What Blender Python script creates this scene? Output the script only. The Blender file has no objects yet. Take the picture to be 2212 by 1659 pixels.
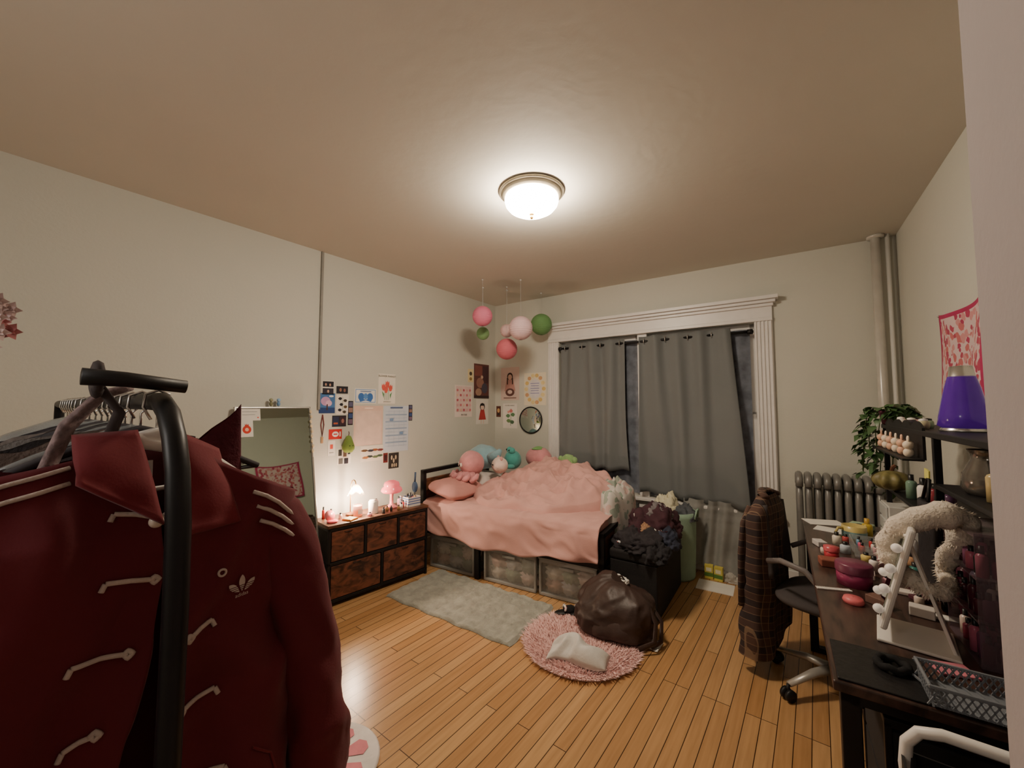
import bpy, math, random
from mathutils import Vector, Matrix, noise
random.seed(7)
pi=math.pi
H=2.66
SC=bpy.context.scene.collection
try: bpy.context.scene.view_settings.exposure=.38
except Exception: pass

# ---------------------------------------------------------------- materials
_mc={}
def s2l(c):
    return tuple(((x/255.)/12.92 if x/255.<=.04045 else (((x/255.)+.055)/1.055)**2.4) for x in c)
def mat(name,rgb,rough=.6,metal=0,var=.12,scale=12,bump=0,bscale=40,emit=0,ecol=None,trans=0,alpha=1,sheen=0,ior=1.45):
    if name in _mc: return _mc[name]
    m=bpy.data.materials.new(name);m.use_nodes=True;nt=m.node_tree;b=nt.nodes['Principled BSDF']
    c=s2l(rgb)
    tc=nt.nodes.new('ShaderNodeTexCoord');nz=nt.nodes.new('ShaderNodeTexNoise');nz.inputs['Scale'].default_value=scale;nz.inputs['Detail'].default_value=4
    nt.links.new(tc.outputs['Object'],nz.inputs['Vector'])
    cr=nt.nodes.new('ShaderNodeValToRGB')
    cr.color_ramp.elements[0].position=.3;cr.color_ramp.elements[1].position=.7
    cr.color_ramp.elements[0].color=tuple(x*(1-var) for x in c)+(1,);cr.color_ramp.elements[1].color=tuple(min(1,x*(1+var)) for x in c)+(1,)
    nt.links.new(nz.outputs['Fac'],cr.inputs['Fac']);nt.links.new(cr.outputs['Color'],b.inputs['Base Color'])
    b.inputs['Roughness'].default_value=rough;b.inputs['Metallic'].default_value=metal;b.inputs['IOR'].default_value=ior
    if trans: b.inputs['Transmission Weight'].default_value=trans
    if alpha<1: b.inputs['Alpha'].default_value=alpha
    if sheen: b.inputs['Sheen Weight'].default_value=sheen
    if emit:
        b.inputs['Emission Color'].default_value=s2l(ecol or rgb)+(1,);b.inputs['Emission Strength'].default_value=emit
    if bump:
        n2=nt.nodes.new('ShaderNodeTexNoise');n2.inputs['Scale'].default_value=bscale;n2.inputs['Detail'].default_value=5
        nt.links.new(tc.outputs['Object'],n2.inputs['Vector'])
        bp=nt.nodes.new('ShaderNodeBump');bp.inputs['Strength'].default_value=bump;bp.inputs['Distance'].default_value=.01
        nt.links.new(n2.outputs['Fac'],bp.inputs['Height']);nt.links.new(bp.outputs['Normal'],b.inputs['Normal'])
    _mc[name]=m;return m
def spots(name,bg,cols,scale=25,thr=.35,rough=.8,dist=0):
    """random coloured blobs over a background (voronoi)"""
    if name in _mc: return _mc[name]
    m=bpy.data.materials.new(name);m.use_nodes=True;nt=m.node_tree;b=nt.nodes['Principled BSDF'];b.inputs['Roughness'].default_value=rough
    tc=nt.nodes.new('ShaderNodeTexCoord');v=nt.nodes.new('ShaderNodeTexVoronoi');v.inputs['Scale'].default_value=scale
    src=tc.outputs['Object']
    if dist:
        nz=nt.nodes.new('ShaderNodeTexNoise');nz.inputs['Scale'].default_value=scale*.7
        nt.links.new(src,nz.inputs['Vector'])
        ma=nt.nodes.new('ShaderNodeVectorMath');ma.operation='MULTIPLY_ADD';ma.inputs[1].default_value=(dist,dist,dist)
        nt.links.new(nz.outputs['Color'],ma.inputs[0]);nt.links.new(src,ma.inputs[2]);src=ma.outputs[0]
    nt.links.new(src,v.inputs['Vector'])
    sp=nt.nodes.new('ShaderNodeSeparateColor');nt.links.new(v.outputs['Color'],sp.inputs[0])
    cr=nt.nodes.new('ShaderNodeValToRGB');cr.color_ramp.interpolation='CONSTANT'
    el=cr.color_ramp.elements
    while len(el)<len(cols): el.new(.5)
    for i,c in enumerate(cols):
        el[i].position=i/len(cols);el[i].color=s2l(c)+(1,)
    nt.links.new(sp.outputs[0],cr.inputs['Fac'])
    lt=nt.nodes.new('ShaderNodeMath');lt.operation='LESS_THAN';lt.inputs[1].default_value=thr
    nt.links.new(v.outputs['Distance'],lt.inputs[0])
    mx=nt.nodes.new('ShaderNodeMix');mx.data_type='RGBA';mx.inputs[6].default_value=s2l(bg)+(1,)
    nt.links.new(lt.outputs[0],mx.inputs[0]);nt.links.new(cr.outputs['Color'],mx.inputs[7]);nt.links.new(mx.outputs[2],b.inputs['Base Color'])
    _mc[name]=m;return m

def floor_mat():
    m=bpy.data.materials.new('honey_oak_planks');m.use_nodes=True;nt=m.node_tree;b=nt.nodes['Principled BSDF'];L=nt.links.new
    tc=nt.nodes.new('ShaderNodeTexCoord');mp=nt.nodes.new('ShaderNodeMapping');mp.inputs['Rotation'].default_value=(0,0,pi/2)
    L(tc.outputs['Object'],mp.inputs['Vector'])
    br=nt.nodes.new('ShaderNodeTexBrick');br.offset=.37;br.offset_frequency=3;br.squash=1
    br.inputs['Scale'].default_value=1;br.inputs['Brick Width'].default_value=1.1;br.inputs['Row Height'].default_value=.062
    br.inputs['Mortar Size'].default_value=.0019;br.inputs['Mortar Smooth'].default_value=.2;br.inputs['Bias'].default_value=0
    br.inputs['Color1'].default_value=s2l((192,152,106))+(1,);br.inputs['Color2'].default_value=s2l((172,129,84))+(1,);br.inputs['Mortar'].default_value=s2l((62,40,25))+(1,)
    L(mp.outputs[0],br.inputs['Vector'])
    mp2=nt.nodes.new('ShaderNodeMapping');mp2.inputs['Scale'].default_value=(28,1.6,1);L(tc.outputs['Object'],mp2.inputs['Vector'])
    nz=nt.nodes.new('ShaderNodeTexNoise');nz.inputs['Scale'].default_value=2.2;nz.inputs['Detail'].default_value=6;L(mp2.outputs[0],nz.inputs['Vector'])
    cr=nt.nodes.new('ShaderNodeValToRGB');cr.color_ramp.elements[0].color=(.74,.70,.66,1);cr.color_ramp.elements[1].color=(1.06,1.05,1.04,1)
    cr.color_ramp.elements[0].position=.25;cr.color_ramp.elements[1].position=.65
    L(nz.outputs['Fac'],cr.inputs['Fac'])
    mx=nt.nodes.new('ShaderNodeMix');mx.data_type='RGBA';mx.blend_type='MULTIPLY';mx.inputs[0].default_value=.7
    L(br.outputs['Color'],mx.inputs[6]);L(cr.outputs['Color'],mx.inputs[7]);L(mx.outputs[2],b.inputs['Base Color'])
    b.inputs['Roughness'].default_value=.26
    bp=nt.nodes.new('ShaderNodeBump');bp.inputs['Strength'].default_value=.35;bp.inputs['Distance'].default_value=.004;bp.invert=True
    L(br.outputs['Fac'],bp.inputs['Height']);L(bp.outputs['Normal'],b.inputs['Normal'])
    return m
def wood(name,c1,c2,sc=(2,14,14),rough=.45):
    if name in _mc: return _mc[name]
    m=bpy.data.materials.new(name);m.use_nodes=True;nt=m.node_tree;b=nt.nodes['Principled BSDF'];L=nt.links.new
    tc=nt.nodes.new('ShaderNodeTexCoord');mp=nt.nodes.new('ShaderNodeMapping');mp.inputs['Scale'].default_value=sc;L(tc.outputs['Object'],mp.inputs['Vector'])
    nz=nt.nodes.new('ShaderNodeTexNoise');nz.inputs['Scale'].default_value=2;nz.inputs['Detail'].default_value=8;nz.inputs['Distortion'].default_value=1.2;L(mp.outputs[0],nz.inputs['Vector'])
    cr=nt.nodes.new('ShaderNodeValToRGB');cr.color_ramp.elements[0].position=.35;cr.color_ramp.elements[1].position=.62
    cr.color_ramp.elements[0].color=s2l(c1)+(1,);cr.color_ramp.elements[1].color=s2l(c2)+(1,)
    L(nz.outputs['Fac'],cr.inputs['Fac']);L(cr.outputs['Color'],b.inputs['Base Color']);b.inputs['Roughness'].default_value=rough
    _mc[name]=m;return m
def plaid():
    m=bpy.data.materials.new('brown_plaid_flannel');m.use_nodes=True;nt=m.node_tree;b=nt.nodes['Principled BSDF'];L=nt.links.new
    tc=nt.nodes.new('ShaderNodeTexCoord')
    prev=None
    for ax,sc,c,pos in (('Y',5.2,(92,64,50),.55),('Z',4.2,(90,64,52),.6),('Y',10.4,(160,132,104),.97),('Z',8.4,(146,116,92),.97)):
        w=nt.nodes.new('ShaderNodeTexWave');w.wave_type='BANDS';w.bands_direction=ax;w.inputs['Scale'].default_value=sc;w.inputs['Distortion'].default_value=.3
        w.inputs['Detail'].default_value=1
        L(tc.outputs['Object'],w.inputs['Vector'])
        g=nt.nodes.new('ShaderNodeMath');g.operation='GREATER_THAN';g.inputs[1].default_value=pos;L(w.outputs['Fac'],g.inputs[0])
        h=nt.nodes.new('ShaderNodeMath');h.operation='MULTIPLY';h.inputs[1].default_value=.42;L(g.outputs[0],h.inputs[0])
        mx=nt.nodes.new('ShaderNodeMix');mx.data_type='RGBA';L(h.outputs[0],mx.inputs[0]);mx.inputs[7].default_value=s2l(c)+(1,)
        if prev is None: mx.inputs[6].default_value=s2l((44,34,36))+(1,)
        else: L(prev.outputs[2],mx.inputs[6])
        prev=mx
    L(prev.outputs[2],b.inputs['Base Color']);b.inputs['Roughness'].default_value=.9
    return m

# ---------------------------------------------------------------- mesh builder
def nrm(v): v=Vector(v);return v.normalized() if v.length>1e-9 else Vector((0,0,1))
class MB:
    def __init__(s): s.v=[];s.f=[];s.m=[];s.k=0
    def mt(s,k): s.k=k;return s
    def add(s,vs,fs):
        o=len(s.v);s.v+=[tuple(q) for q in vs];s.f+=[tuple(i+o for i in f) for f in fs];s.m+=[s.k]*len(fs);return s
    def box(s,c,d,R=None):
        x,y,z=[q/2 for q in d];c=Vector(c)
        vs=[Vector((a*x,b*y,e*z)) for a in(-1,1) for b in(-1,1) for e in(-1,1)]
        if R is not None: vs=[R@q for q in vs]
        return s.add([q+c for q in vs],[(0,1,3,2),(4,6,7,5),(0,4,5,1),(2,3,7,6),(0,2,6,4),(1,5,7,3)])
    def bb(s,x0,x1,y0,y1,z0,z1): return s.box(((x0+x1)/2,(y0+y1)/2,(z0+z1)/2),(x1-x0,y1-y0,z1-z0))
    def tube(s,pts,r,n=8,closed=False,cap=True,flat=1.,up=None):
        pts=[Vector(p) for p in pts];N=len(pts);rs=r if isinstance(r,(list,tuple)) else [r]*N
        vs=[];prevn=None
        for i,p in enumerate(pts):
            if closed: t=nrm(pts[(i+1)%N]-pts[i-1])
            else: t=nrm(pts[min(i+1,N-1)]-pts[max(i-1,0)])
            if prevn is None:
                a=Vector(up) if up else (Vector((0,0,1)) if abs(t.z)<.9 else Vector((1,0,0)))
                nn=nrm(a-t*a.dot(t))
            else: nn=nrm(prevn-t*prevn.dot(t))
            prevn=nn;bn=t.cross(nn)
            for j in range(n):
                a=2*pi*j/n;vs.append(p+nn*math.cos(a)*rs[i]*flat+bn*math.sin(a)*rs[i])
        fs=[]
        for i in range(N if closed else N-1):
            i2=(i+1)%N
            for j in range(n):
                j2=(j+1)%n;fs.append((i*n+j,i*n+j2,i2*n+j2,i2*n+j))
        if cap and not closed:
            fs.append(tuple(range(n))[::-1]);fs.append(tuple((N-1)*n+j for j in range(n)))
        return s.add(vs,fs)
    def cyl(s,p0,p1,r0,r1=None,n=16,cap=True): return s.tube([p0,p1],[r0,r0 if r1 is None else r1],n,cap=cap)
    def lathe(s,prof,n=28,c=(0,0,0),capb=False,capt=False,ax=None):
        c=Vector(c);vs=[]
        for r,z in prof:
            for j in range(n):
                a=2*pi*j/n;q=Vector((r*math.cos(a),r*math.sin(a),z))
                if ax is not None: q=ax@q
                vs.append(c+q)
        fs=[]
        for i in range(len(prof)-1):
            for j in range(n):
                j2=(j+1)%n;fs.append((i*n+j,i*n+j2,(i+1)*n+j2,(i+1)*n+j))
        if capb: fs.append(tuple(range(n))[::-1])
        if capt: fs.append(tuple((len(prof)-1)*n+j for j in range(n)))
        return s.add(vs,fs)
    def ball(s,c,r,n=14,nz=0,nf=6,R=None,pw=1):
        r=(r,r,r) if not isinstance(r,(tuple,list)) else r;c=Vector(c);m=max(6,n//2+2)
        def fn(u,v):
            th=pi*v;ph=2*pi*u
            q=Vector((math.sin(th)*math.cos(ph),math.sin(th)*math.sin(ph),math.cos(th)))
            if pw!=1: q=Vector([math.copysign(abs(t)**pw,t) for t in q])
            k=1+nz*noise.noise(q*nf*.3+c*5)
            q=Vector((q.x*r[0]*k,q.y*r[1]*k,q.z*r[2]*k))
            if R is not None: q=R@q
            return c+q
        return s.grid(fn,n,m,cu=True)
    def grid(s,fn,nu,nv,cu=False,cv=False,mf=None):
        U=nu if cu else nu+1;V=nv if cv else nv+1
        vs=[fn(i/nu,j/nv) for j in range(V) for i in range(U)];o=len(s.v);s.v+=[tuple(q) for q in vs]
        for j in range(nv):
            for i in range(nu):
                i2=(i+1)%U;j2=(j+1)%V;s.f.append((o+j*U+i,o+j*U+i2,o+j2*U+i2,o+j2*U+i));s.m.append(mf((i+.5)/nu,(j+.5)/nv) if mf else s.k)
        return s
    def rect(s,x0,y0,x1,y1,z=0): return s.add([(x0,y0,z),(x1,y0,z),(x1,y1,z),(x0,y1,z)],[(0,1,2,3)])
    def disc(s,cx,cy,rx,ry,z=0,n=16,rot=0):
        c,sn=math.cos(rot),math.sin(rot)
        return s.add([(cx+rx*math.cos(2*pi*i/n)*c-ry*math.sin(2*pi*i/n)*sn,cy+rx*math.cos(2*pi*i/n)*sn+ry*math.sin(2*pi*i/n)*c,z) for i in range(n)],[tuple(range(n))])
    def poly(s,pts,z=0): return s.add([(a,b,z) for a,b in pts],[tuple(range(len(pts)))])

def tag(o,label=None,cat=None,kind=None,group=None):
    if label:o['label']=label
    if cat:o['category']=cat
    if kind:o['kind']=kind
    if group:o['group']=group
def make(b,name,mats,parent=None,loc=(0,0,0),rot=(0,0,0),M=None,smooth=False,bevel=0,seg=2,solid=0,sub=0,label=None,cat=None,kind=None,group=None):
    me=bpy.data.meshes.new(name);me.from_pydata(b.v,[],b.f);me.update()
    if not isinstance(mats,(list,tuple)): mats=[mats]
    for m in mats: me.materials.append(m)
    for p,k in zip(me.polygons,b.m): p.material_index=min(k,len(mats)-1);p.use_smooth=smooth
    o=bpy.data.objects.new(name,me);SC.objects.link(o)
    if parent is not None:o.parent=parent
    if M is not None:o.matrix_world=M
    else:o.location=loc;o.rotation_euler=rot
    if sub:
        q=o.modifiers.new('sub','SUBSURF');q.levels=sub;q.render_levels=sub
    if solid:
        q=o.modifiers.new('solid','SOLIDIFY');q.thickness=solid;q.offset=0
    if bevel:
        q=o.modifiers.new('bev','BEVEL');q.width=bevel;q.segments=seg;q.limit_method='ANGLE'
    tag(o,label,cat,kind,group);return o
def thing(name,label,cat,loc=(0,0,0),rot=(0,0,0),group=None,M=None,kind=None):
    o=bpy.data.objects.new(name,None);SC.objects.link(o);o.empty_display_size=.05
    if M is not None:o.matrix_world=M
    else:o.location=loc;o.rotation_euler=rot
    tag(o,label,cat,kind,group);return o
def textmesh(s,size,mt,parent,x,y,z,name='printed_text',align='CENTER',rot=(0,0,0)):
    c=bpy.data.curves.new('t','FONT');c.body=s;c.size=size;c.align_x=align;c.align_y='CENTER'
    t=bpy.data.objects.new('tmp',c);SC.objects.link(t);bpy.context.view_layer.update()
    me=bpy.data.meshes.new_from_object(t);bpy.data.objects.remove(t);me.name=name
    me.materials.clear();me.materials.append(mt)
    o=bpy.data.objects.new(name,me);SC.objects.link(o);o.parent=parent;o.location=(x,y,z);o.rotation_euler=rot;return o
def fold(p,f=1.,seed=0): return noise.noise(Vector(p)*f+Vector((seed,seed*1.7,-seed)))
def rid(x,y,a,f,g,s):
    c,sn=math.cos(a),math.sin(a);return (1-min(1,abs(noise.noise(Vector(((x*c+y*sn)*f,(-x*sn+y*c)*g,s))))*2.6))
def ss(x): x=max(0,min(1,x));return x*x*(3-2*x)

# wall frames
BANG=math.radians(3.07)
BW=Matrix.Translation((-3.12,3.73,0))@Matrix.Rotation(BANG,4,'Z')
def onback(s,z,d=0.001): return BW@Matrix.Translation((s,-d,z))@Matrix(((1,0,0,0),(0,0,-1,0),(0,1,0,0),(0,0,0,1)))
def onleft(y,z,d=0.001): return Matrix.Translation((-3.1+d,y,z))@Matrix(((0,0,1,0),(1,0,0,0),(0,1,0,0),(0,0,0,1)))
RANG=math.atan2(.14,2.65)
# ---------------------------------------------------------------- common materials
Mwall=mat('wall_paint',(202,202,192),.7,var=.03,scale=1.2,bump=.1,bscale=60)
Mceil=mat('ceiling_paint',(206,201,189),.75,var=.03,scale=1,bump=.12,bscale=18)
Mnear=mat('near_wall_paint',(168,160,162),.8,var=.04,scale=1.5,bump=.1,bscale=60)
Mtrim=mat('white_gloss_trim',(226,223,220),.35,var=.03)
Mblk=mat('black_metal',(28,27,29),.42,.3,var=.1)
Mblkp=mat('black_plastic',(24,23,24),.5,var=.1)
Mwhite=mat('white_plastic',(228,222,214),.4,var=.03)
Mchrome=mat('chrome',(205,203,198),.25,.85,var=.05)
Mbrass=mat('brass',(186,146,84),.3,.8,var=.1)
Mclear=mat('clear_acrylic',(205,208,205),.15,alpha=.28,var=.02)
Mpaper=mat('paper_white',(226,222,214),.8,var=.03)
Mpink=mat('bed_sheet_pink',(200,153,146),.85,var=.05,scale=5,bump=.12,bscale=120,sheen=.12)

# ---------------------------------------------------------------- room shell
b=MB().bb(-3.3,1.0,-1.2,4.2,-.1,0);make(b,'floor',floor_mat(),kind='structure')
b=MB().bb(-3.3,1.0,-1.2,4.2,H,H+.1);make(b,'ceiling',Mceil,kind='structure')
b=MB().bb(-3.22,-3.1,-1.2,4.2,0,H);make(b,'wall_left',Mwall,kind='structure')
S0,S1,Z0,Z1=.90,2.735,.57,2.13
b=MB();b.bb(-.1,S0,0,.12,0,H);b.bb(S1,4.0,0,.12,0,H);b.bb(S0,S1,0,.12,0,Z0);b.bb(S0,S1,0,.12,Z1,H)
make(b,'wall_back',Mwall,M=BW,kind='structure')
b=MB().bb(0,.12,-2.75,.3,0,H)
make(b,'wall_right',Mwall,loc=(.50,3.95,0),rot=(0,0,RANG),kind='structure')
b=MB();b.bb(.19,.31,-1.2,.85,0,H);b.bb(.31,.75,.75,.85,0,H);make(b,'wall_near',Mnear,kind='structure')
b=MB().bb(-3.2,.19,-1.2,-1.08,0,H);make(b,'wall_front',Mwall,kind='structure')
b=MB();b.bb(0,3.6,-.02,0,0,.14);b.bb(0,3.6,-.028,0,.0,.02);make(b,'baseboard_back',Mtrim,M=BW,kind='structure',bevel=.004)
b=MB().bb(-3.1,-3.08,-1.0,3.72,0,.14);make(b,'baseboard_left',Mtrim,kind='structure',bevel=.004)
b=MB()
for (x0,x1) in ((.77,S0),(S1,2.865)):
    b.bb(x0,x1,-.025,0,Z0,Z1)
    for k in range(5):
        xx=x0+.012+k*(x1-x0-.024)/4;b.bb(xx-.006,xx+.006,-.034,-.02,Z0,Z1)
b.bb(.77,2.865,-.025,0,Z1,2.27);b.bb(.77,2.865,-.036,0,Z1,Z1+.03);b.bb(.76,2.875,-.045,0,2.25,2.275)
b.bb(.745,2.89,-.07,0,2.275,2.30);b.bb(.725,2.91,-.095,0,2.30,2.33)
make(b,'trim_1',Mtrim,M=BW,kind='structure',bevel=.004)
b=MB();b.bb(.74,2.89,-.07,0,Z0-.03,Z0);b.bb(.79,2.85,-.03,0,Z0-.12,Z0-.03);make(b,'trim_2',Mtrim,M=BW,kind='structure',bevel=.006)
Mglass=mat('night_glass',(70,80,94),.08,var=.1,scale=3)
w=thing('window_1',None,None,kind='structure',M=BW)
b=MB()
xm=(S0+S1)/2-.02
b.bb(xm-.045,xm+.045,.0,.09,Z0,Z1)
for a,c in ((S0,xm-.045),(xm+.045,S1)):
    for zz0,zz1,dy in ((Z0,1.36,.04),(1.33,Z1,.07)):
        b.bb(a,a+.04,dy,dy+.03,zz0,zz1);b.bb(c-.04,c,dy,dy+.03,zz0,zz1);b.bb(a,c,dy,dy+.03,zz0,zz0+.05);b.bb(a,c,dy,dy+.03,zz1-.045,zz1)
make(b,'sash',Mtrim,parent=w,bevel=.003)
make(MB().bb(S0,S1,.10,.105,Z0,Z1),'glass_pane',Mglass,parent=w)
b=MB().bb(-3.1,-3.085,1.555,1.572,1.4,H-.001);make(b,'trim_3',mat('grey_cable_cover',(140,138,132),.5),kind='structure')

# ---------------------------------------------------------------- ceiling light
cl=thing('ceiling_light','flush dome ceiling light, frosted glass with brushed metal rim','ceiling light',loc=(-1.26,1.84,H))
b=MB().lathe([(.02,-.001),(.182,-.001),(.187,-.010),(.180,-.017),(.170,-.020),(.169,-.028),(.161,-.032),(.157,-.038),(.147,-.040),(.140,-.036)],48)
make(b,'rim',mat('brushed_nickel',(150,140,120),.4,.5),parent=cl,smooth=True)
Mbulb=mat('lit_frosted_glass',(255,240,214),.4,emit=116,ecol=(255,236,210),var=0)
b=MB().lathe([(.143,-.034),(.152,-.044),(.154,-.058),(.148,-.080),(.131,-.101),(.10,-.119),(.055,-.130),(.004,-.134)],48)
make(b,'glass_bowl',Mbulb,parent=cl,smooth=True)
b=MB().lathe([(.002,-.13),(.016,-.133),(.012,-.14),(.007,-.145),(.012,-.152),(.007,-.162),(.001,-.166)],16)
make(b,'finial',Mbrass,parent=cl,smooth=True)

# ---------------------------------------------------------------- curtains
rod=thing('curtain_rod','black metal curtain rod inside window frame','curtain rod',M=BW@Matrix.Translation((0,0,0)))
make(MB().cyl((S0+.005,-.03,2.05),(S1-.005,-.03,2.05),.0125,n=12),'pole',Mblk,parent=rod,smooth=True)
for sx in (S0+.03,S1-.03): make(MB().cyl((sx-.02,-.03,2.05),(sx+.02,-.03,2.05),.022),'finial',Mblk,parent=rod,smooth=True)
Mcur=mat('grey_blackout_fabric',(112,116,117),.8,var=.03,scale=4,sheen=.1)
def curtain(x0,x1,zb0,zb1,nf,label,seed,flare=0.):
    t=thing('curtain',label,'curtain',group='grey window curtains',M=BW)
    def fn(u,v):
        z=2.095+(zb0+(zb1-zb0)*u+.012*math.sin(2*pi*nf*u)-2.095)*v
        x=x0+(x1-x0)*u+flare*v*u*.6+ .018*math.sin(9*u+v*3+seed)*v
        ph=2*pi*nf*u+1.1*math.sin(seed+u*7)*v
        amp=.036*(1-.4*v)*(.65+.7*fold((u*5,v*.8,seed),1.3))
        y=-.045+amp*math.sin(ph)+.065*v*fold((u*2.6,v*1.1,seed),1.2)-.025*v
        return (x,min(y,-.002) if z<.62 else y,z)
    make(MB().grid(fn,130,28),'panel',Mcur,parent=t,smooth=True,solid=.003)
    for k in range(int(nf*2)):
        u=(k+.5)/(nf*2);p=x0+(x1-x0)*u
        b=MB().tube([(p+.0,-.03+.026*math.cos(a),2.05+.026*math.sin(a)) for a in [2*pi*i/16 for i in range(16)]],.004,6,closed=True)
        make(b,'grommet',Mchrome,parent=t,smooth=True)
curtain(.94,1.64,.80,.80,3.5,'grey blackout curtain with metal grommets, tucked behind the bed',1.,.04)
curtain(1.78,2.56,.62,.58,4.,'grey blackout curtain with metal grommets hanging to the sill',3.,.17)
Msheer=mat('sheer_grey_voile',(150,150,146),.9,alpha=.75,var=.25,scale=5)
Mlace=mat('sheer_lace_voile',(116,122,134),.9,alpha=.8,var=.3,scale=14)
t=MB().grid(lambda u,v:(2.16+.62*u+.02*math.sin(8*u),-.085-.05*v+.02*math.sin(30*u+3*v)+.014*fold((u*6,v*4,2)),.62-.56*v+.03*math.sin(5*u)*v),70,16)
make(t,'sheer_curtain',Msheer,M=BW,smooth=True,label='translucent grey sheer curtain hanging below the sill to floor',cat='curtain')
for a0,a1 in ((.93,xm-.05),(xm+.05,2.70)):
    t=MB().grid(lambda u,v:(a0+(a1-a0)*u,.018+.010*math.sin(40*u+v),2.08-1.49*v),60,10)
    make(t,'sheer_curtain',Mlace,M=BW,smooth=True,label='blue grey sheer lace curtain behind the blackout panel',cat='curtain',group='sheer lace curtains')

# ---------------------------------------------------------------- pipes & radiator
Msil=mat('silver_radiator_paint',(130,129,126),.4,.3,var=.1,scale=9)
Mpipe=mat('painted_steam_pipe',(200,196,188),.3,.15,var=.06)
pp=thing('steam_pipe','tall silver steam heating pipe running floor to ceiling','pipe',loc=(.385,3.845,0))
make(MB().cyl((0,0,0),(0,0,H),.029,n=20),'riser',Mpipe,parent=pp,smooth=True)
make(MB().cyl((0,0,H-.02),(0,0,H-.001),.048,.052,n=24),'ceiling_collar',Mpipe,parent=pp,smooth=True)
pp=thing('steam_pipe','thin painted return pipe beside the tall riser','pipe',loc=(.45,3.855,0))
make(MB().cyl((0,0,0),(0,0,H),.013,n=14),'riser',mat('thin_pipe_paint',(214,212,206),.5,var=.02),parent=pp,smooth=True)
ra=thing('radiator','silver cast iron column radiator under the wall pipe','radiator',loc=(-.15,3.70,0),rot=(0,0,BANG))
for i in range(9):
    b=MB();x=.03+i*.055
    for dy in (-.07,0,.07):
        b.tube([(x,dy,.12),(x,dy,.2),(x,dy,.5),(x,dy,.76),(x,dy*.9,.86)],[.018,.021,.021,.021,.018],10)
    b.tube([(x,-.085,.84),(x,-.075,.895),(x,-.04,.915),(x,.04,.915),(x,.075,.895),(x,.085,.84)],.0235,10)
    b.tube([(x,-.085,.17),(x,-.07,.12),(x,.07,.12),(x,.085,.17)],.0235,10)
    make(b,'radiator_section',Msil,parent=ra,smooth=True)
for x in (.03,.03+8*.055):
    b=MB()
    for dy in (-.07,.07): b.tube([(x,dy,.12),(x,dy,.04),(x,dy*1.1,.0)],[.022,.016,.022],10)
    make(b,'foot',Msil,parent=ra,smooth=True)
b=MB().cyl((.48,0,.84),(.50,0,.84),.03).tube([(.48,0,.14),(.50,0,.14),(.515,.04,.14),(.52,.08,.14)],.014,10)
make(b,'valve',Msil,parent=ra,smooth=True)

# ---------------------------------------------------------------- bed
bed=thing('bed','black metal bed with rustic wood headboard and pink sheets','bed',loc=(-2.93,2.42,0),rot=(0,0,math.radians(7)))
BL,BWd=1.70,1.08
Mrust=wood('rustic_brown_board',(60,35,23),(116,74,50),(9,2.5,9))
Mrust2=wood('rustic_brown_drawer',(46,26,20),(116,68,48),(5,5,9))
b=MB()
b.bb(.03,.07,0,.04,0,.84);b.bb(.03,.07,BWd-.04,BWd,0,.84);b.bb(.03,.07,0,BWd,.81,.845);b.bb(.03,.07,0,BWd,.5,.53)
make(b,'headboard_frame',Mblk,parent=bed,bevel=.004)
make(MB().bb(.04,.06,.04,BWd-.04,.53,.76),'headboard_panel',Mrust,parent=bed,bevel=.003)
b=MB()
b.bb(BL,BL+.04,0,.04,0,.535);b.bb(BL,BL+.04,BWd-.04,BWd,0,.535);b.bb(BL,BL+.04,0,BWd,.50,.535);b.bb(BL,BL+.04,0,BWd,.29,.33)
make(b,'footboard',Mblk,parent=bed,bevel=.004)
make(MB().bb(BL+.01,BL+.028,.04,BWd-.04,.33,.5),'footboard_panel',Mrust,parent=bed)
b=MB();b.bb(.07,BL,0.01,.04,.29,.335);b.bb(.07,BL,BWd-.04,BWd-.01,.29,.335)
for k in range(8): b.bb(.15+k*.2,.19+k*.2,.03,BWd-.03,.31,.325)
make(b,'side_rail',Mblk,parent=bed,bevel=.003)
for y in (.02,BWd/2,BWd-.02): make(MB().bb(.64,.68,y-.018,y+.018,0,.3),'leg',Mblk,parent=bed,bevel=.003)
b=MB()
def mt(u,v):
    a=2*pi*u;x=math.copysign(abs(math.cos(a))**.25,math.cos(a));y=math.copysign(abs(math.sin(a))**.25,math.sin(a))
    zz=[.335,.335,.36,.54,.568,.57,.57][int(round(v*6))];k=[0,.97,1,1,.985,.95,0][int(round(v*6))]
    return (.09+.8+.8*x*k,BWd/2+(BWd/2-.02)*y*k,zz)
b.grid(mt,48,6,cu=True);make(b,'mattress',Mpink,parent=bed,smooth=True)
def sheet(u,v):
    x=.08+u*1.63
    L=[(1.04,.578),(.6,.58),(.2,.58),(.04,.577),(.0,.56),(-.02,.5),(-.032,.4),(-.04,.31)]
    t=v*7;i=min(6,int(t));f=t-i
    y=L[i][0]+(L[i+1][0]-L[i][0])*f;z=L[i][1]+(L[i+1][1]-L[i][1])*f
    hang=max(0,(t-3.4)/3.6)
    y-=hang*(.014+.035*fold((x*4,hang*.8,3),1.)+.016*math.sin(x*13+hang*3.5+2*math.sin(x*3)))+.012*ss(rid(x,hang*.3,.5,5,9,2))*min(1,hang*3)
    if t>6: z+=(.03*math.sin(x*4.3+1)+.012*math.sin(x*15))*f
    z+=(1-min(1,hang*3))*(.012*(1-abs(fold((x*5+y*3,y*5-x*2,1),1.)))+.010*ss(rid(x,y,.8,4,9,12)))
    return (x,y,z)
make(MB().grid(sheet,150,52),'flat_sheet',Mpink,parent=bed,smooth=True,solid=.004)
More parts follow.
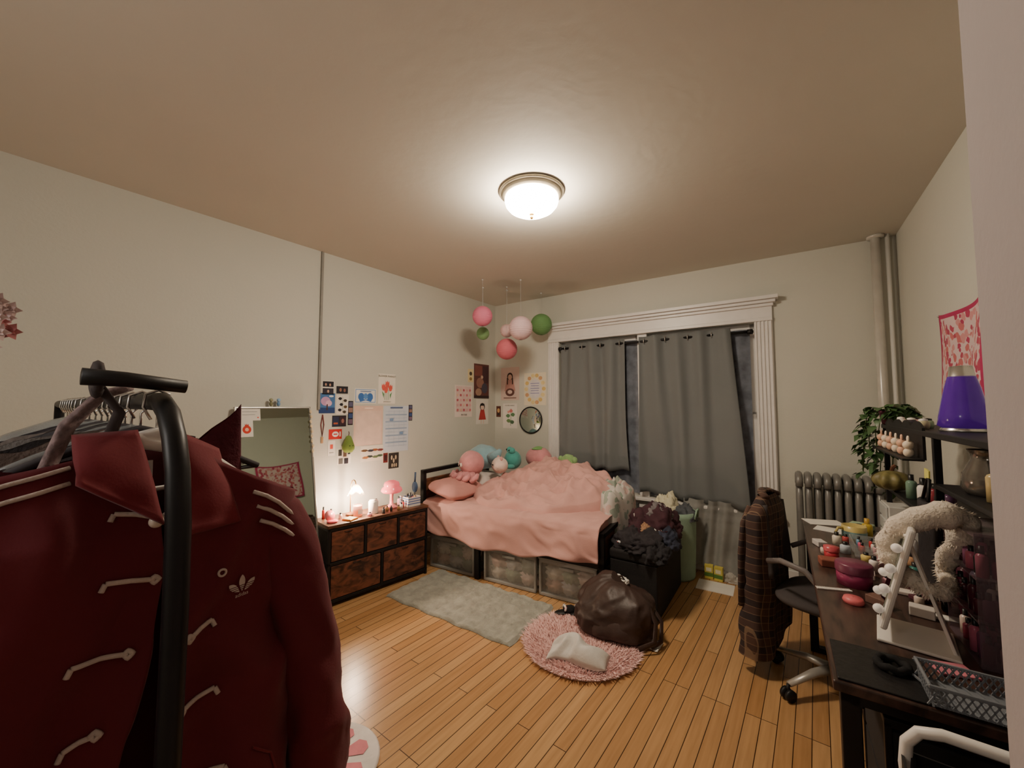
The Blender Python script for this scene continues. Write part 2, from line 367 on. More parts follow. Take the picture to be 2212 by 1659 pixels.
def hfield(x,y):
    h=.585
    h+=.19*math.exp(-((x-.80)/.30)**2-((y-.86)/.27)**2)
    h+=.19*math.exp(-((x-1.18)/.32)**2-((y-.82)/.28)**2)
    h+=.10*math.exp(-((x-1.50)/.2)**2-((y-.70)/.3)**2)
    h+=.09*math.exp(-((x-1.12)/.5)**2-((y-.42)/.22)**2)
    h+=.05*math.exp(-((x-.52)/.16)**2-((y-.40)/.14)**2)
    return h
def duv(u,v):
    a=2*pi*u;r=v
    R=1+.07*math.sin(3*a+1)+.06*math.sin(5*a+.4)+.04*math.sin(9*a)
    x=1.00+.69*r*R*math.cos(a);y=.59+.53*r*R*math.sin(a)
    x+=.03*fold((x*4,y*4,5));y=min(y,1.09)
    th=.055*math.sqrt(max(0,1-r**8))
    n1=ss(rid(x,y,.5,1.7,4.2,.3));n2=ss(rid(x,y,-.7,2.4,5.6,2.3));n3=ss(rid(x,y,1.2,3.5,8,5.3))**1.5;n4=ss(rid(x,y,.1,6,13,8));n5=ss(rid(x,y,-.4,8,20,11))
    z=hfield(x,y)+th+(.045*n1+.045*n2+.030*n3+.014*n4+.006*n5-.050)*math.sqrt(max(0,1-r**6))
    z=max(z,.590)
    if r>=.999: z=.586
    return (x,y,z)
make(MB().grid(duv,220,70,cu=True),'duvet',mat('duvet_pink',(203,155,148),.85,var=.04,scale=4,bump=.15,bscale=60,sheen=.1),smooth=True,
     loc=(-2.93,2.42,0),rot=(0,0,math.radians(7)),label='rumpled dusty pink duvet heaped on the bed',cat='duvet')
def pillow(loc,size,rot,m,label,name='pillow',cat='pillow'):
    def fn(u,v):
        a=2*pi*u;th=pi*v
        cx,cy=math.cos(a),math.sin(a);x=math.copysign(abs(cx)**.5,cx);y=math.copysign(abs(cy)**.5,cy);s=math.sin(th)**.55
        p=Vector((x*s*size[0]/2,y*s*size[1]/2,math.cos(th)*size[2]/2*(1-.55*max(abs(x*s),abs(y*s))**3)))
        p.z+=.016*fold((p.x*8,p.y*8,loc[0]*3),1.);return p
    return make(MB().grid(fn,40,20,cu=True),name,m,loc=loc,rot=rot,smooth=True,label=label,cat=cat)
pillow((-2.68,2.67,.67),(.38,.50,.17),(.0,math.radians(10),math.radians(5)),mat('pillow_pink',(198,142,136),.85,var=.05,bump=.15,bscale=50),'dusty pink pillow against the headboard')
pillow((-2.78,3.16,.675),(.34,.44,.16),(0,math.radians(8),math.radians(8)),mat('pillow_white',(224,212,206),.85,var=.05),'white pillow under the plush toys')
pillow((-2.46,3.30,.675),(.28,.36,.16),(0,0,math.radians(20)),mat('pillow_cream',(226,206,200),.85,var=.05),'pale cream pillow beneath plush toys')
def fuzz(n,c): return mat(n,c,.95,var=.08,scale=20,bump=.35,bscale=90,sheen=.3)
Meye=mat('glossy_black_eye',(12,12,14),.15)
pl=thing('octopus_plush','pink octopus plush toy with curled arms on the bed','plush toy',loc=(-2.66,2.85,.87),rot=(0,0,math.radians(-35)))
Mo=fuzz('plush_pink',(206,142,146))
make(MB().ball((0,0,.01),(.13,.12,.12),24,.04),'head',Mo,parent=pl,smooth=True)
for i in range(7):
    a=-2.7+i*.42;p=[(0.06*math.cos(a),.06*math.sin(a),-.07),(.12*math.cos(a),.12*math.sin(a),-.11),(.17*math.cos(a),.17*math.sin(a),-.125),(.19*math.cos(a+.2),.19*math.sin(a+.2),-.10),(.175*math.cos(a+.3),.175*math.sin(a+.3),-.07)]
    make(MB().tube(p,[.035,.035,.030,.024,.016],10),'arm',Mo,parent=pl,smooth=True)
for x in (-.045,.045):
    make(MB().ball((x,-.112,0.0),(.022,.014,.022),12),'eye_patch',Mwhite,parent=pl,smooth=True);make(MB().ball((x,-.122,0.0),.011,10),'eye',Meye,parent=pl,smooth=True)
pl=thing('whale_plush','large light blue whale plush toy against the corner','plush toy',loc=(-2.80,3.19,.90),rot=(0,0,math.radians(-20)))
Mb=fuzz('plush_blue',(144,182,194))
make(MB().ball((0,0,0),(.21,.15,.125),28,.1),'body',Mb,parent=pl,smooth=True)
make(MB().tube([(.17,0,.0),(.24,.02,.04),(.28,.03,.09)],[.07,.045,.02],10),'tail',Mb,parent=pl,smooth=True)
for sx in (-.08,.08): make(MB().ball((sx,-.14,-.04),(.06,.05,.02),12),'fin',Mb,parent=pl,smooth=True)
for x in (-.06,.06): make(MB().ball((x-.05,-.142,.03),.012,10),'eye',Meye,parent=pl,smooth=True)
pl=thing('frog_plush','teal frog plush toy with round eyes','plush toy',loc=(-2.55,3.36,.87),rot=(0,0,math.radians(-38)))
Mt=fuzz('plush_teal',(84,168,160))
make(MB().ball((0,0,0),(.10,.09,.10),20,.04),'body',Mt,parent=pl,smooth=True)
for x in (-.05,.05):
    make(MB().ball((x,-.02,.095),.035,12),'eye_bump',Mt,parent=pl,smooth=True);make(MB().ball((x,-.05,.10),.011,8),'eye',Meye,parent=pl,smooth=True)
for x in (-.09,.09): make(MB().ball((x,-.05,-.06),(.03,.05,.025),10),'foot',Mt,parent=pl,smooth=True)
pl=thing('round_plush','small round cream plush toy with pink cheeks','plush toy',loc=(-2.49,3.07,.85),rot=(0,0,math.radians(-35)))
make(MB().ball((0,0,0),(.085,.08,.08),20,.05),'body',fuzz('plush_cream',(230,208,196)),parent=pl,smooth=True)
for x in (-.05,.05): make(MB().ball((x,0,.065),(.022,.015,.025),10),'ear',fuzz('plush_rose',(214,160,158)),parent=pl,smooth=True)
for x in (-.025,.025): make(MB().ball((x,-.078,.01),.008,8),'eye',Meye,parent=pl,smooth=True)
pl=thing('strawberry_plush','pink strawberry shaped plush cushion by the window','plush toy',loc=(-2.33,3.52,.89))
make(MB().ball((0,0,0),(.15,.10,.11),20,.08),'body',fuzz('plush_hotpink',(210,144,148)),parent=pl,smooth=True)
make(MB().lathe([(.001,.12),(.03,.115),(.07,.095),(.075,.09)],12),'leaf_cap',fuzz('plush_green',(120,170,100)),parent=pl,smooth=True)
pl=thing('cactus_plush','small green plush toy beside the window','plush toy',loc=(-2.03,3.61,.84))
make(MB().ball((0,0,0),(.09,.06,.10),18,.1),'body',fuzz('plush_lime',(150,188,124)),parent=pl,smooth=True)
for x in(-.08,.08): make(MB().ball((x,-.01,.04),(.03,.03,.04),10),'arm',_mc['plush_lime'],parent=pl,smooth=True)
Mthrow=spots('green_floral_throw',(196,190,184),[(138,152,138),(194,168,162),(150,160,148),(196,190,184)],17,.5,.9,dist=.09)
def lump(u,v):
    a=2*pi*u;r=v;x=.17*r*math.cos(a)*(1+.15*math.sin(3*a));y=.34*r*math.sin(a)*(1+.12*math.sin(4*a+1))
    z=.10*math.sqrt(max(0,1-r**3))*(1+.5*fold((x*7,y*7,2)))+.08*ss(rid(x,y,.6,5,11,6))*(1-r*r)+.04*ss(rid(x,y,-.6,9,14,3))*(1-r*r)
    if r>.8: z-= (r-.8)*1.1
    return (x,y,z)
make(MB().grid(lump,90,36,cu=True),'throw_blanket',Mthrow,loc=(-1.38,3.24,.61),rot=(0,0,.2),smooth=True,label='crumpled white throw with green floral print at bed foot',cat='blanket')
Mbin=mat('frosted_bin_plastic',(214,214,208),.25,alpha=.22,var=.03)
Mbinc=[mat('bin_stuff_%d'%i,c,.9,var=.3,scale=14) for i,c in enumerate([(160,176,158),(226,208,204),(210,176,166),(196,196,202),(140,150,138),(228,222,214)])]
def bin_(x0,x1,seed,label):
    W=x1-x0;h=.27
    t=thing('storage_bin',label,'storage bin',group='clear bins under the bed',loc=(-2.93,2.42,0),rot=(0,0,math.radians(7)))
    b=MB();e=.004
    b.bb(x0+.01,x1-.01,.04,.5,.004,.01);b.bb(x0+.01,x0+.01+e,.04,.5,.004,h);b.bb(x1-.01-e,x1-.01,.04,.5,.004,h);b.bb(x0+.01,x1-.01,.04,.04+e,.004,h);b.bb(x0+.01,x1-.01,.5-e,.5,.004,h)
    make(b,'bin_body',Mbin,parent=t)
    b=MB()
    b.bb(x0,x0+.018,.02,.045,.004,h);b.bb(x1-.018,x1,.02,.045,.004,h);b.bb(x0,x1,.02,.045,.004,.026);b.bb(x0,x1,.02,.045,h-.026,h)
    make(b,'bin_frame',mat('grey_bin_edge',(168,168,164),.35,var=.03,alpha=.8),parent=t,bevel=.004)
    make(MB().bb(x0-.004,x1+.004,.016,.51,h,h+.012),'bin_lid',mat('bin_lid_plastic',(190,190,184),.3,alpha=.6,var=.03),parent=t,bevel=.004)
    make(MB().bb((x0+x1)/2-.06,(x0+x1)/2+.06,.008,.02,h-.05,h-.03),'bin_handle',_mc['grey_bin_edge'],parent=t,bevel=.004)
    random.seed(seed)
    for k in range(6):
        cx=x0+.10+(W-.20)*((k%3)/2);cy=.115
        make(MB().ball((0,0,0),(.085,.06,.055),20,.7,9),'folded_clothing',Mbinc[(k+seed)%6],loc=tuple(Matrix.Rotation(math.radians(7),4,'Z')@Vector((cx,cy,0))+Vector((-2.93,2.42,.065+.09*(k//3)))),smooth=True,label='folded clothes packed in a clear under-bed bin',cat='clothes',group='clothes in under-bed bins')
bin_(.14,.62,2,'clear plastic under-bed bin filled with green clothes')
bin_(.72,1.20,5,'clear plastic under-bed bin with soft pink clothes')
bin_(1.225,1.68,8,'clear plastic under-bed bin with white towels')

# ---------------------------------------------------------------- dresser
DR=math.radians(-5.5)
dl=Vector((-2.775,1.50,0))
dr=thing('dresser','low dresser, black metal frame and rustic brown drawers','dresser',loc=dl,rot=(0,0,DR))
DW,DD,DH=.84,.27,.575
b=MB()
for y in (0,DW-.02):
    for x in (-.02,-DD): b.bb(x,x+.02,y,y+.02,0,DH-.02)
for z in (.03,.29,DH-.045):
    b.bb(-.02,0,0,DW,z,z+.022);b.bb(-DD,-DD+.02,0,DW,z,z+.022);b.bb(-DD,0,0,.02,z,z+.022);b.bb(-DD,0,DW-.02,DW,z,z+.022)
b.bb(-.02,0,DW/3-.01,DW/3+.01,.3,DH-.03);b.bb(-.02,0,2*DW/3-.01,2*DW/3+.01,.3,DH-.03);b.bb(-.02,0,DW/2-.01,DW/2+.01,.04,.3)
make(b,'frame',Mblk,parent=dr,bevel=.003)
make(MB().bb(-DD-.005,.005,-.005,DW+.005,DH-.022,DH),'top_panel',Mrust,parent=dr,bevel=.003)
make(MB().bb(-DD+.005,-DD+.012,.02,DW-.02,.05,DH-.04).bb(-DD,-.02,.004,.010,.05,DH-.04).bb(-DD,-.02,DW-.010,DW-.004,.05,DH-.04),'side_fabric',mat('black_fabric',(30,28,28),.9),parent=dr)
def drawer(y0,y1,z0,z1):
    d=make(MB().bb(-.014,-.002,y0,y1,z0,z1).bb(-.2,-.016,y0+.01,y1-.01,z0+.01,z1-.02),'drawer',Mrust2,parent=dr,bevel=.002)
    ym=(y0+y1)/2;make(MB().tube([(-.004,ym-.03,z1-.012),(.004,ym-.025,z1-.014),(.004,ym+.025,z1-.014),(-.004,ym+.03,z1-.012)],.0025,6),'handle',Mblk,parent=d,smooth=True)
for i in range(3): drawer(.025+i*(DW/3)-(.012 if i else 0),(i+1)*DW/3-.014-(.008 if i==2 else 0),.318,.525)
drawer(.025,DW/2-.014,.057,.285);drawer(DW/2+.014,DW-.025,.057,.285)
DTz=DH
def dpos(x,y,z=0): return tuple(Matrix.Rotation(DR,4,'Z')@Vector((x,y,DTz+z))+dl)
la=thing('table_lamp','lit brass wax-warmer lamp with flower glass shade','lamp',loc=dpos(-.17,.26))
make(MB().lathe([(.001,0),(.055,0),(.055,.012),(.05,.016),(.001,.017)],24),'base',wood('lamp_wood',(90,50,25),(130,80,40)),parent=la,smooth=True)
make(MB().tube([(-.045,0,.015),(-.047,0,.15),(-.044,0,.22),(-.025,0,.262),(0,0,.270),(.02,0,.26),(.03,0,.235)],.004,8),'stem',Mbrass,parent=la,smooth=True)
Msh=mat('glowing_flower_glass',(255,222,180),.3,emit=5,ecol=(255,200,150),var=.2,scale=30,alpha=.5)
b=MB().grid(lambda u,v:((.014+.045*v**.7+.006*v*math.sin(6*2*pi*u))*math.cos(2*pi*u)+.03,(.014+.045*v**.7+.006*v*math.sin(6*2*pi*u))*math.sin(2*pi*u),.235-.075*v-.008*v*math.cos(6*2*pi*u)),48,10,cu=True)
make(b,'lamp_shade',Msh,parent=la,smooth=True)
make(MB().ball((.03,0,.20),.014,12),'bulb',mat('warm_bulb',(255,220,170),.3,emit=60,ecol=(255,200,140)),parent=la,smooth=True)
ld=bpy.data.lights.new('bulb_light','POINT');ld.energy=20;ld.color=(1,.74,.53);ld.shadow_soft_size=.02
lo=bpy.data.objects.new('lamp_light',ld);SC.objects.link(lo);lo.parent=la;lo.location=(.035,0,.160)
ca=thing('jar_candle','orange scented jar candle glowing under the lamp','candle',loc=dpos(-.12,.27))
make(MB().lathe([(.001,0),(.033,0),(.034,.004),(.034,.075),(.031,.078),(.001,.076)],24),'wax',mat('orange_wax',(238,110,50),.4,emit=.8,ecol=(255,110,40)),parent=ca,smooth=True)
make(MB().lathe([(.036,0),(.036,.088),(.033,.088)],24),'jar',Mclear,parent=ca,smooth=True)
make(MB().rect(-.02,-.018,.02,.018),'jar_label',Mpaper,parent=ca,loc=(.0375,0,.035),rot=(pi/2,0,pi/2))
ca=thing('pillar_candle','white ceramic jar candle with lid','candle',loc=dpos(-.10,.39))
make(MB().lathe([(.001,0),(.036,0),(.038,.004),(.038,.092),(.034,.097),(.001,.098)],24),'jar',Mwhite,parent=ca,smooth=True)
make(MB().lathe([(.030,.098),(.030,.104),(.001,.106)],24),'lid',Mwhite,parent=ca,smooth=True)
ml=thing('mushroom_lamp','pink glass mushroom table lamp on the dresser','lamp',loc=dpos(-.15,.58))
Mpg=mat('pink_glass',(226,112,118),.15,emit=.4,ecol=(255,100,110),var=.05)
make(MB().lathe([(.001,0),(.045,0),(.046,.01),(.03,.02),(.016,.035),(.014,.09),(.018,.135)],24),'stem',mat('pink_glass_stem',(236,140,140),.15),parent=ml,smooth=True)
make(MB().lathe([(.03,.125),(.075,.128),(.088,.142),(.08,.165),(.062,.178),(.066,.19),(.058,.212),(.03,.226),(.001,.23)],32),'lamp_shade',Mpg,parent=ml,smooth=True)
bx=thing('tissue_basket','blue and white striped basket holding small items','basket',loc=dpos(-.12,.74),rot=(0,0,DR))
b=MB();
for k in range(7): b.mt(k%2).bb(-.07,.07,-.06,-.056,.008+k*.01,.018+k*.01).bb(-.07,.07,.056,.06,.008+k*.01,.018+k*.01).bb(.066,.07,-.06,.06,.008+k*.01,.018+k*.01).bb(-.07,-.066,-.06,.06,.008+k*.01,.018+k*.01)
b.mt(0).bb(-.07,.07,-.06,.06,0,.008)
make(b,'basket_body',[Mwhite,mat('basket_blue',(110,130,180),.6)],parent=bx)
cols=[(200,60,60),(235,225,215),(240,170,180),(60,60,60),(180,140,90),(120,160,190),(210,90,120)]
def bottle(loc,r,h,c,label='small cosmetic bottle with cap',name='cosmetic_bottle',cap=(30,30,30),group=None):
    t=thing(name,label,'bottle',loc=loc,group=group)
    make(MB().lathe([(.001,0),(r,0),(r,h*.65),(r*.8,h*.72),(r*.45,h*.75),(r*.45,h*.78),(.001,h*.78)],16),'bottle_body',mat('bottle_%d_%d_%d'%c,c,.25,var=.04),parent=t,smooth=True)
    make(MB().lathe([(r*.5,h*.76),(r*.5,h),(.001,h)],14),'cap',mat('cap_%d_%d_%d'%cap,cap,.35,var=.04),parent=t,smooth=True)
    return t
random.seed(3)
bott=[(-.09,.655,.011,.06),(-.06,.62,.014,.05),(-.20,.68,.013,.07),(-.05,.52,.01,.045),(-.08,.50,.012,.04),(-.19,.42,.013,.06),(-.20,.1,.014,.07),(-.22,.05,.011,.09),(-.13,.14,.013,.045),(-.04,.33,.018,.03),(-.03,.44,.012,.05),(-.04,.58,.011,.04),(-.22,.48,.014,.08)]
for i,(x,y,r,h) in enumerate(bott): bottle(dpos(x,y),r,h,cols[i%7],'small beauty bottle on the dresser top',group='small bottles on the dresser')
for i,(x,y) in enumerate(((-.10,.70),(-.14,.76),(-.11,.78),(-.12,.72),(-.08,.74))):
    bottle(dpos(x,y,.009),.011,.09,cols[(i+2)%7],'slim bottle standing in the striped basket',group='bottles in the basket')
rb=thing('powder_compact','open round pink powder compact with mirror lid','compact',loc=dpos(-.08,.06))
make(MB().lathe([(.001,0),(.038,0),(.04,.01),(.036,.014),(.001,.014)],24),'compact_base',mat('compact_pink',(226,90,100),.35),parent=rb,smooth=True)
make(MB().lathe([(.001,0),(.038,0),(.04,.008),(.001,.009)],24,c=(-.045,0,.04),ax=Matrix.Rotation(math.radians(65),3,'Y')),'compact_lid',mat('compact_rose',(214,120,124),.3),parent=rb,smooth=True)
b=MB().bb(-.04,.04,-.04,.04,0,.012).mt(1).bb(-.036,.036,-.036,.036,.012,.014)
make(b,'trinket_tray',[Mbrass,mat('tray_felt',(150,140,110),.8)],loc=dpos(-.055,.18),rot=(0,0,.3),bevel=.002,label='small gold trinket tray beneath the candle',cat='tray')
pn=thing('blue_brush','blue silicone cleaning brush hanging from the headboard','brush',loc=(-2.905,2.38,.70))
make(MB().ball((0,-.015,0),(.035,.02,.05),14),'brush_head',mat('steel_blue',(70,96,130),.4),parent=pn,smooth=True)
make(MB().cyl((0,-.015,.04),(0,-.01,.13),.008),'handle',mat('steel_blue',(70,96,130)),parent=pn,smooth=True)

# ---------------------------------------------------------------- floor mirror
mi=thing('floor_mirror','tall leaning floor mirror with slim silver frame','mirror')
MW=.50
pb=Vector((-2.80,.985,.0));pt=Vector((-3.07,.985,1.42));wv=Vector((0,MW,0))
up=(pt-pb);upn=up.normalized();nn=wv.normalized().cross(upn)
Mm=Matrix((( wv.normalized().x,upn.x,nn.x,pb.x),(wv.normalized().y,upn.y,nn.y,pb.y),(wv.normalized().z,upn.z,nn.z,pb.z),(0,0,0,1)))
mi.matrix_world=Mm
Lm=up.length
b=MB().bb(0,.012,0,Lm,-.012,.012).bb(MW-.012,MW,0,Lm,-.012,.012).bb(0,MW,0,.012,-.012,.012).bb(0,MW,Lm-.012,Lm,-.012,.012)
make(b,'mirror_frame',Mchrome,parent=mi,bevel=.002)
mm=mat('mirror_glass',(176,186,178),.02,1,var=0)
make(MB().bb(.01,MW-.01,.01,Lm-.01,-.004,.004),'mirror_glass',mm,parent=mi)
def flat(name,label,cat,M,w,h,bg,shapes=(),texts=(),frame=None,group=None):
    mats=[bg if not isinstance(bg,tuple) else mat('paper_%d_%d_%d'%bg,bg,.75,var=.03)]
    b=MB();b.box((0,0,0),(w,h,.002))
    for i,s in enumerate(shapes):
        c=s[5];mm_=c if not isinstance(c,tuple) else mat('ink_%d_%d_%d'%c,c,.75,var=.08)
        if mm_ not in mats: mats.append(mm_)
        b.mt(mats.index(mm_));z=.0015+.0002*i
        if s[0]=='r': b.rect((s[1]-s[3]/2)*w,(s[2]-s[4]/2)*h,(s[1]+s[3]/2)*w,(s[2]+s[4]/2)*h,z)
        elif s[0]=='d': b.disc(s[1]*w,s[2]*h,s[3]/2*w,s[4]/2*h,z,18,s[6] if len(s)>6 else 0)
        elif s[0]=='p': b.poly([(s[1]*w+px*s[3]*w,s[2]*h+py*s[4]*h) for px,py in s[6]],z)
    o=make(b,name,mats,M=M,label=label,cat=cat,group=group)
    for tx in texts:
        textmesh(tx[0],tx[3]*h,mat('ink_text_%d_%d_%d'%tx[4],tx[4],.7,var=0),o,tx[1]*w,tx[2]*h,.0022+.0002*len(shapes))
    return o
def onmir(x,y,d=.006): return Mm@Matrix.Translation((x,y,d))
flat('note_card','white paper note taped to the mirror top','paper note',onmir(.09,Lm-.055),.13,.08,(230,226,218),[('r',0,.25,.7,.04,(150,150,150)),('r',-.05,0,.6,.04,(150,150,150)),('d',.38,-.25,.08,.12,(220,90,80))])
flat('fruit_card','white card with red pomegranate drawing on mirror','paper card',onmir(.07,Lm-.15),.075,.11,(232,228,220),[('d',0,-.05,.7,.5,(210,62,44)),('p',0,.22,.3,.15,(210,62,44),[(-.5,-.5),(.5,-.5),(.5,.6),(.2,0),(0,.7),(-.2,0),(-.5,.6)]),('d',0,-.05,.3,.22,(238,190,170))])
for k,c in enumerate(((120,120,90),(110,150,190))):
    f=thing('mini_figure','tiny painted animal figurine on mirror top edge','figurine',loc=(-3.065,1.21+.05*k,1.424),group='tiny figurines on the mirror')
    make(MB().ball((0,0,.018),(.013,.012,.018),10),'body',mat('fig_%d'%k,c,.5),parent=f,smooth=True)
    make(MB().ball((0,0,.045),.013,10),'head',mat('figh_%d'%k,tuple(min(255,q+30) for q in c),.5),parent=f,smooth=True)
sg=thing('shell_string','string of small cream shells hanging at mirror edge','garland',M=onmir(MW-.005,0,.015))
make(MB().tube([(0,Lm-.02-.06*i,0) for i in range(7)],.0015,5),'string',Mpaper,parent=sg)
for i in range(9): make(MB().ball((.004*math.sin(i*2),Lm-.04-.037*i,.003),(.010,.014,.006),8),'shell',mat('shell_cream',(226,206,170),.5),parent=sg,smooth=True)

# ---------------------------------------------------------------- wall art
dk=(34,34,44);wh=(228,224,216)
def L(name,label,cat,y0,y1,z0,z1,bg,shapes=(),texts=(),group=None,d=.001):
    return flat(name,label,cat,onleft((y0+y1)/200.,(z0+z1)/200.,d),(y1-y0)/100.,(z1-z0)/100.,bg,shapes,texts,group=group)
L('photo_print','dark group photo prints taped on wall','photo',159,169,152,163,wh,[('r',0,.25,.9,.4,dk),('r',0,-.25,.9,.4,(50,48,60)),('d',-.2,.22,.15,.2,(190,150,130)),('d',.15,.2,.15,.2,(190,150,130)),('d',0,-.27,.18,.22,(190,160,140))],group='photos on the wall')
L('photo_print','small dark night photo taped on wall','photo',171,181,153,159,dk,[('d',-.15,0,.2,.5,(150,110,90)),('d',.2,-.05,.2,.5,(140,100,90))],group='photos on the wall')
L('picture_print','blue picture print of a seaside flower tree','print',157,170,137,153,(72,116,170),[('r',0,-.36,1,.28,(40,66,120)),('d',-.1,.1,.6,.45,(196,150,190)),('d',.1,.0,.4,.3,(226,180,206)),('r',0,-.2,.08,.3,(80,50,40)),('d',.25,.35,.3,.1,(230,230,235))])
lf=lambda x,y,c:('p',x,y,.16,.13,c,[(-1,0),(-.3,.6),(.6,.5),(1,0),(.4,-.6),(-.4,-.5)])
L('botanical_print','white card printed with black butterflies and leaves','print',171,182,136,152,wh,[lf(-.2,.3,dk),lf(.2,.2,(60,50,40)),lf(-.1,0,dk),lf(.22,-.12,(90,70,40)),lf(-.22,-.28,dk),lf(.15,-.38,(70,60,50)),('r',0,0,.02,.8,(90,90,60))])
L('certificate','white framed certificate with blue ribbon emblem','print',187,208,145,158,wh,[('r',0,0,.92,.88,(120,160,205)),('r',0,0,.86,.78,(226,226,222)),('d',-.2,-.05,.28,.5,(60,110,180)),('d',.2,-.05,.28,.5,(60,110,180)),('d',0,-.02,.2,.4,(90,140,200)),('p',0,-.25,.35,.14,(60,110,180),[(-1,1),(0,0),(1,1),(.7,-1),(0,-.3),(-.7,-1)]),('r',0,.3,.5,.06,(110,130,170))])
st=[('r',-.12,-.2,.025,.35,(80,130,80)),('r',.1,-.2,.025,.35,(80,130,80)),('r',0,-.18,.025,.4,(80,130,80)),('p',-.2,-.2,.12,.12,(80,140,90),[(0,-1),(-.8,1),(.3,.2)]),('p',.2,-.22,.12,.12,(80,140,90),[(0,-1),(.8,1),(-.3,.2)])]
tl=lambda x,y:('p',x,y,.13,.12,(220,92,80),[(-.8,.9),(-.4,.4),(0,1),(.4,.4),(.8,.9),(.9,-.2),(.4,-1),(-.4,-1),(-.9,-.2)])
L('flower_poster','cream flower market poster with red tulips','poster',210,228,145,172,(232,226,214),st+[tl(-.2,.06),tl(.02,.16),tl(.2,.04),tl(-.06,-.02)],[('FLOWER MARKET',0,.42,.085,(70,80,70)),('AMSTERDAM',0,-.44,.05,(90,90,90))])
L('photo_print','small dark sunset photos taped to the wall','photo',168,180,126,135,dk,[('r',-.25,0,.42,.8,(40,50,80)),('r',.25,0,.42,.8,(60,40,50)),('r',-.25,-.2,.3,.15,(180,90,60)),('d',.25,0,.2,.4,(160,110,100))],group='photos on the wall')
for (a,c,e,f) in ((181.5,186,127,147),(243.6,248,129,144)):
    L('photobooth_strip','narrow strip of dark photobooth pictures','photo',a,c,e,f,(20,20,26),[('r',0,.36-.24*i,.8,.2,[(90,90,120),(150,120,110),(60,80,130),(120,100,120)][i]) for i in range(4)],group='photobooth strips')
L('clip_board','pale peach clipboard hanging on the wall','clipboard',187,215,109,143,mat('peach_board',(222,190,174),.5,var=.04),[('r',0,.44,.3,.03,(250,226,210)),('r',0,-.05,.9,.85,(224,198,184))])
gs=[('r',0,.38-.075*i,.86,.004+.02*(i%2),(150,170,196)) for i in range(11)]+[('r',-.3+.2*i,0,.008,.8,(170,186,206)) for i in range(4)]
L('calendar_sheet','pale blue printed schedule sheet on the wall','calendar',216,243.5,101,143,(200,208,220),gs+[('r',0,.46,.5,.03,(90,110,150)),('r',-.2,.2,.14,.05,(120,150,190)),('r',.2,-.1,.14,.05,(120,150,190))])
L('red_sign','small red sign with white lettering shapes','sign',165.5,176.5,116,124,(200,42,40),[('d',0,0,.5,.55,(236,230,224)),('r',0,0,.3,.12,(200,42,40)),('r',.36,0,.1,.5,(236,230,224))])
L('note_card','white card with small red print','paper card',165,171,103,115,wh,[('r',0,.1,.4,.3,(214,80,60)),('r',0,-.3,.6,.04,(120,120,120))],group='cards on the wall')
kc=thing('key_lanyard','hanging lanyard with beads on the wall','lanyard',M=onleft(1.60,1.28,.004))
make(MB().tube([(0,.08,0),(.012,0,0),(0,-.09,.002),(-.012,0,0),(0,.08,0)],.004,6),'strap',mat('lanyard_red',(120,60,60),.7),parent=kc)
make(MB().box((0,-.12,0),(.018,.05,.006)),'tag',mat('lanyard_tan',(190,150,110),.6),parent=kc,bevel=.002)
av=thing('pear_ornament','green felt pear ornament with small face','ornament',M=onleft(1.80,1.12,.045))
make(MB().lathe([(.001,-.075),(.03,-.07),(.047,-.045),(.048,-.02),(.036,.015),(.026,.045),(.016,.062),(.001,.068)],20,ax=Matrix.Rotation(-pi/2,3,'X')),'body',mat('felt_green',(122,148,70),.9),parent=av,smooth=True)
make(MB().tube([(0,.065,0),(.004,.085,0),(0,.10,0)],.003,6),'stem',Mrust,parent=av)
for x in(-.014,.014): make(MB().ball((x,-.015,.045),.004,6),'eye',Meye,parent=av)
L('card_cluster','sheet of small black and white picture cards','cards',173,185,95,108,wh,[('r',-.3,.25,.25,.4,(60,60,60)),('r',.05,.2,.25,.45,(110,90,80)),('r',.35,.28,.2,.35,(50,60,70)),('r',-.25,-.28,.3,.35,(90,90,90)),('r',.15,-.3,.3,.35,(40,40,50))])
L('sticker_sheet','row of small illustrated sticker cards','cards',194,216,95,108.5,(222,214,200),[lf(-.35+.23*i,.2-.4*(i%2),[(90,70,50),(50,60,60),(150,90,60),(70,90,70)][i%4]) for i in range(4)]+[lf(-.3+.22*i,-.25+.42*(i%2),[(160,110,70),(60,60,70),(90,110,80),(120,60,60)][i%4]) for i in range(4)])
L('dark_print','dark framed print of pale figures','print',222,233,86,100,(50,44,42),[('d',-.2+.2*i,.2-.2*(i%2),.16,.3,(200,180,150)) for i in range(3)]+[('d',-.15+.2*i,-.3,.14,.25,(190,170,140)) for i in range(3)])
L('matchbox_card','tiny dark red card on wall','paper card',216.5,221,92,100.5,(110,40,40),[('r',0,0,.6,.6,(60,30,36))],group='cards on the wall')
fl=[('d',-.36+.18*(i%5),.34-.155*(i//5),.11,.08,[(204,116,124),(220,170,170),(186,88,102),(220,186,160)][(i*7)%4],i) for i in range(25)]
L('floral_poster','pink floral pattern poster with bottom title','poster',305,332,131,166,(228,216,208),[('r',0,.06,.88,.8,(222,196,192))]+fl,[('MATISSE',0,-.43,.07,(50,40,40))])
L('painting_poster','dark red interior painting poster with seated figures','poster',335,361,152,192,(100,62,58),[('r',-.2,.3,.5,.3,(130,78,70)),('r',.25,.2,.4,.5,(78,52,56)),('d',-.1,-.05,.5,.3,(150,110,96)),('d',.2,-.2,.4,.3,(72,70,84)),('d',-.2,-.32,.4,.22,(166,134,114)),('d',.02,.12,.16,.1,(200,170,150)),('r',0,-.46,1,.08,(56,40,40))])
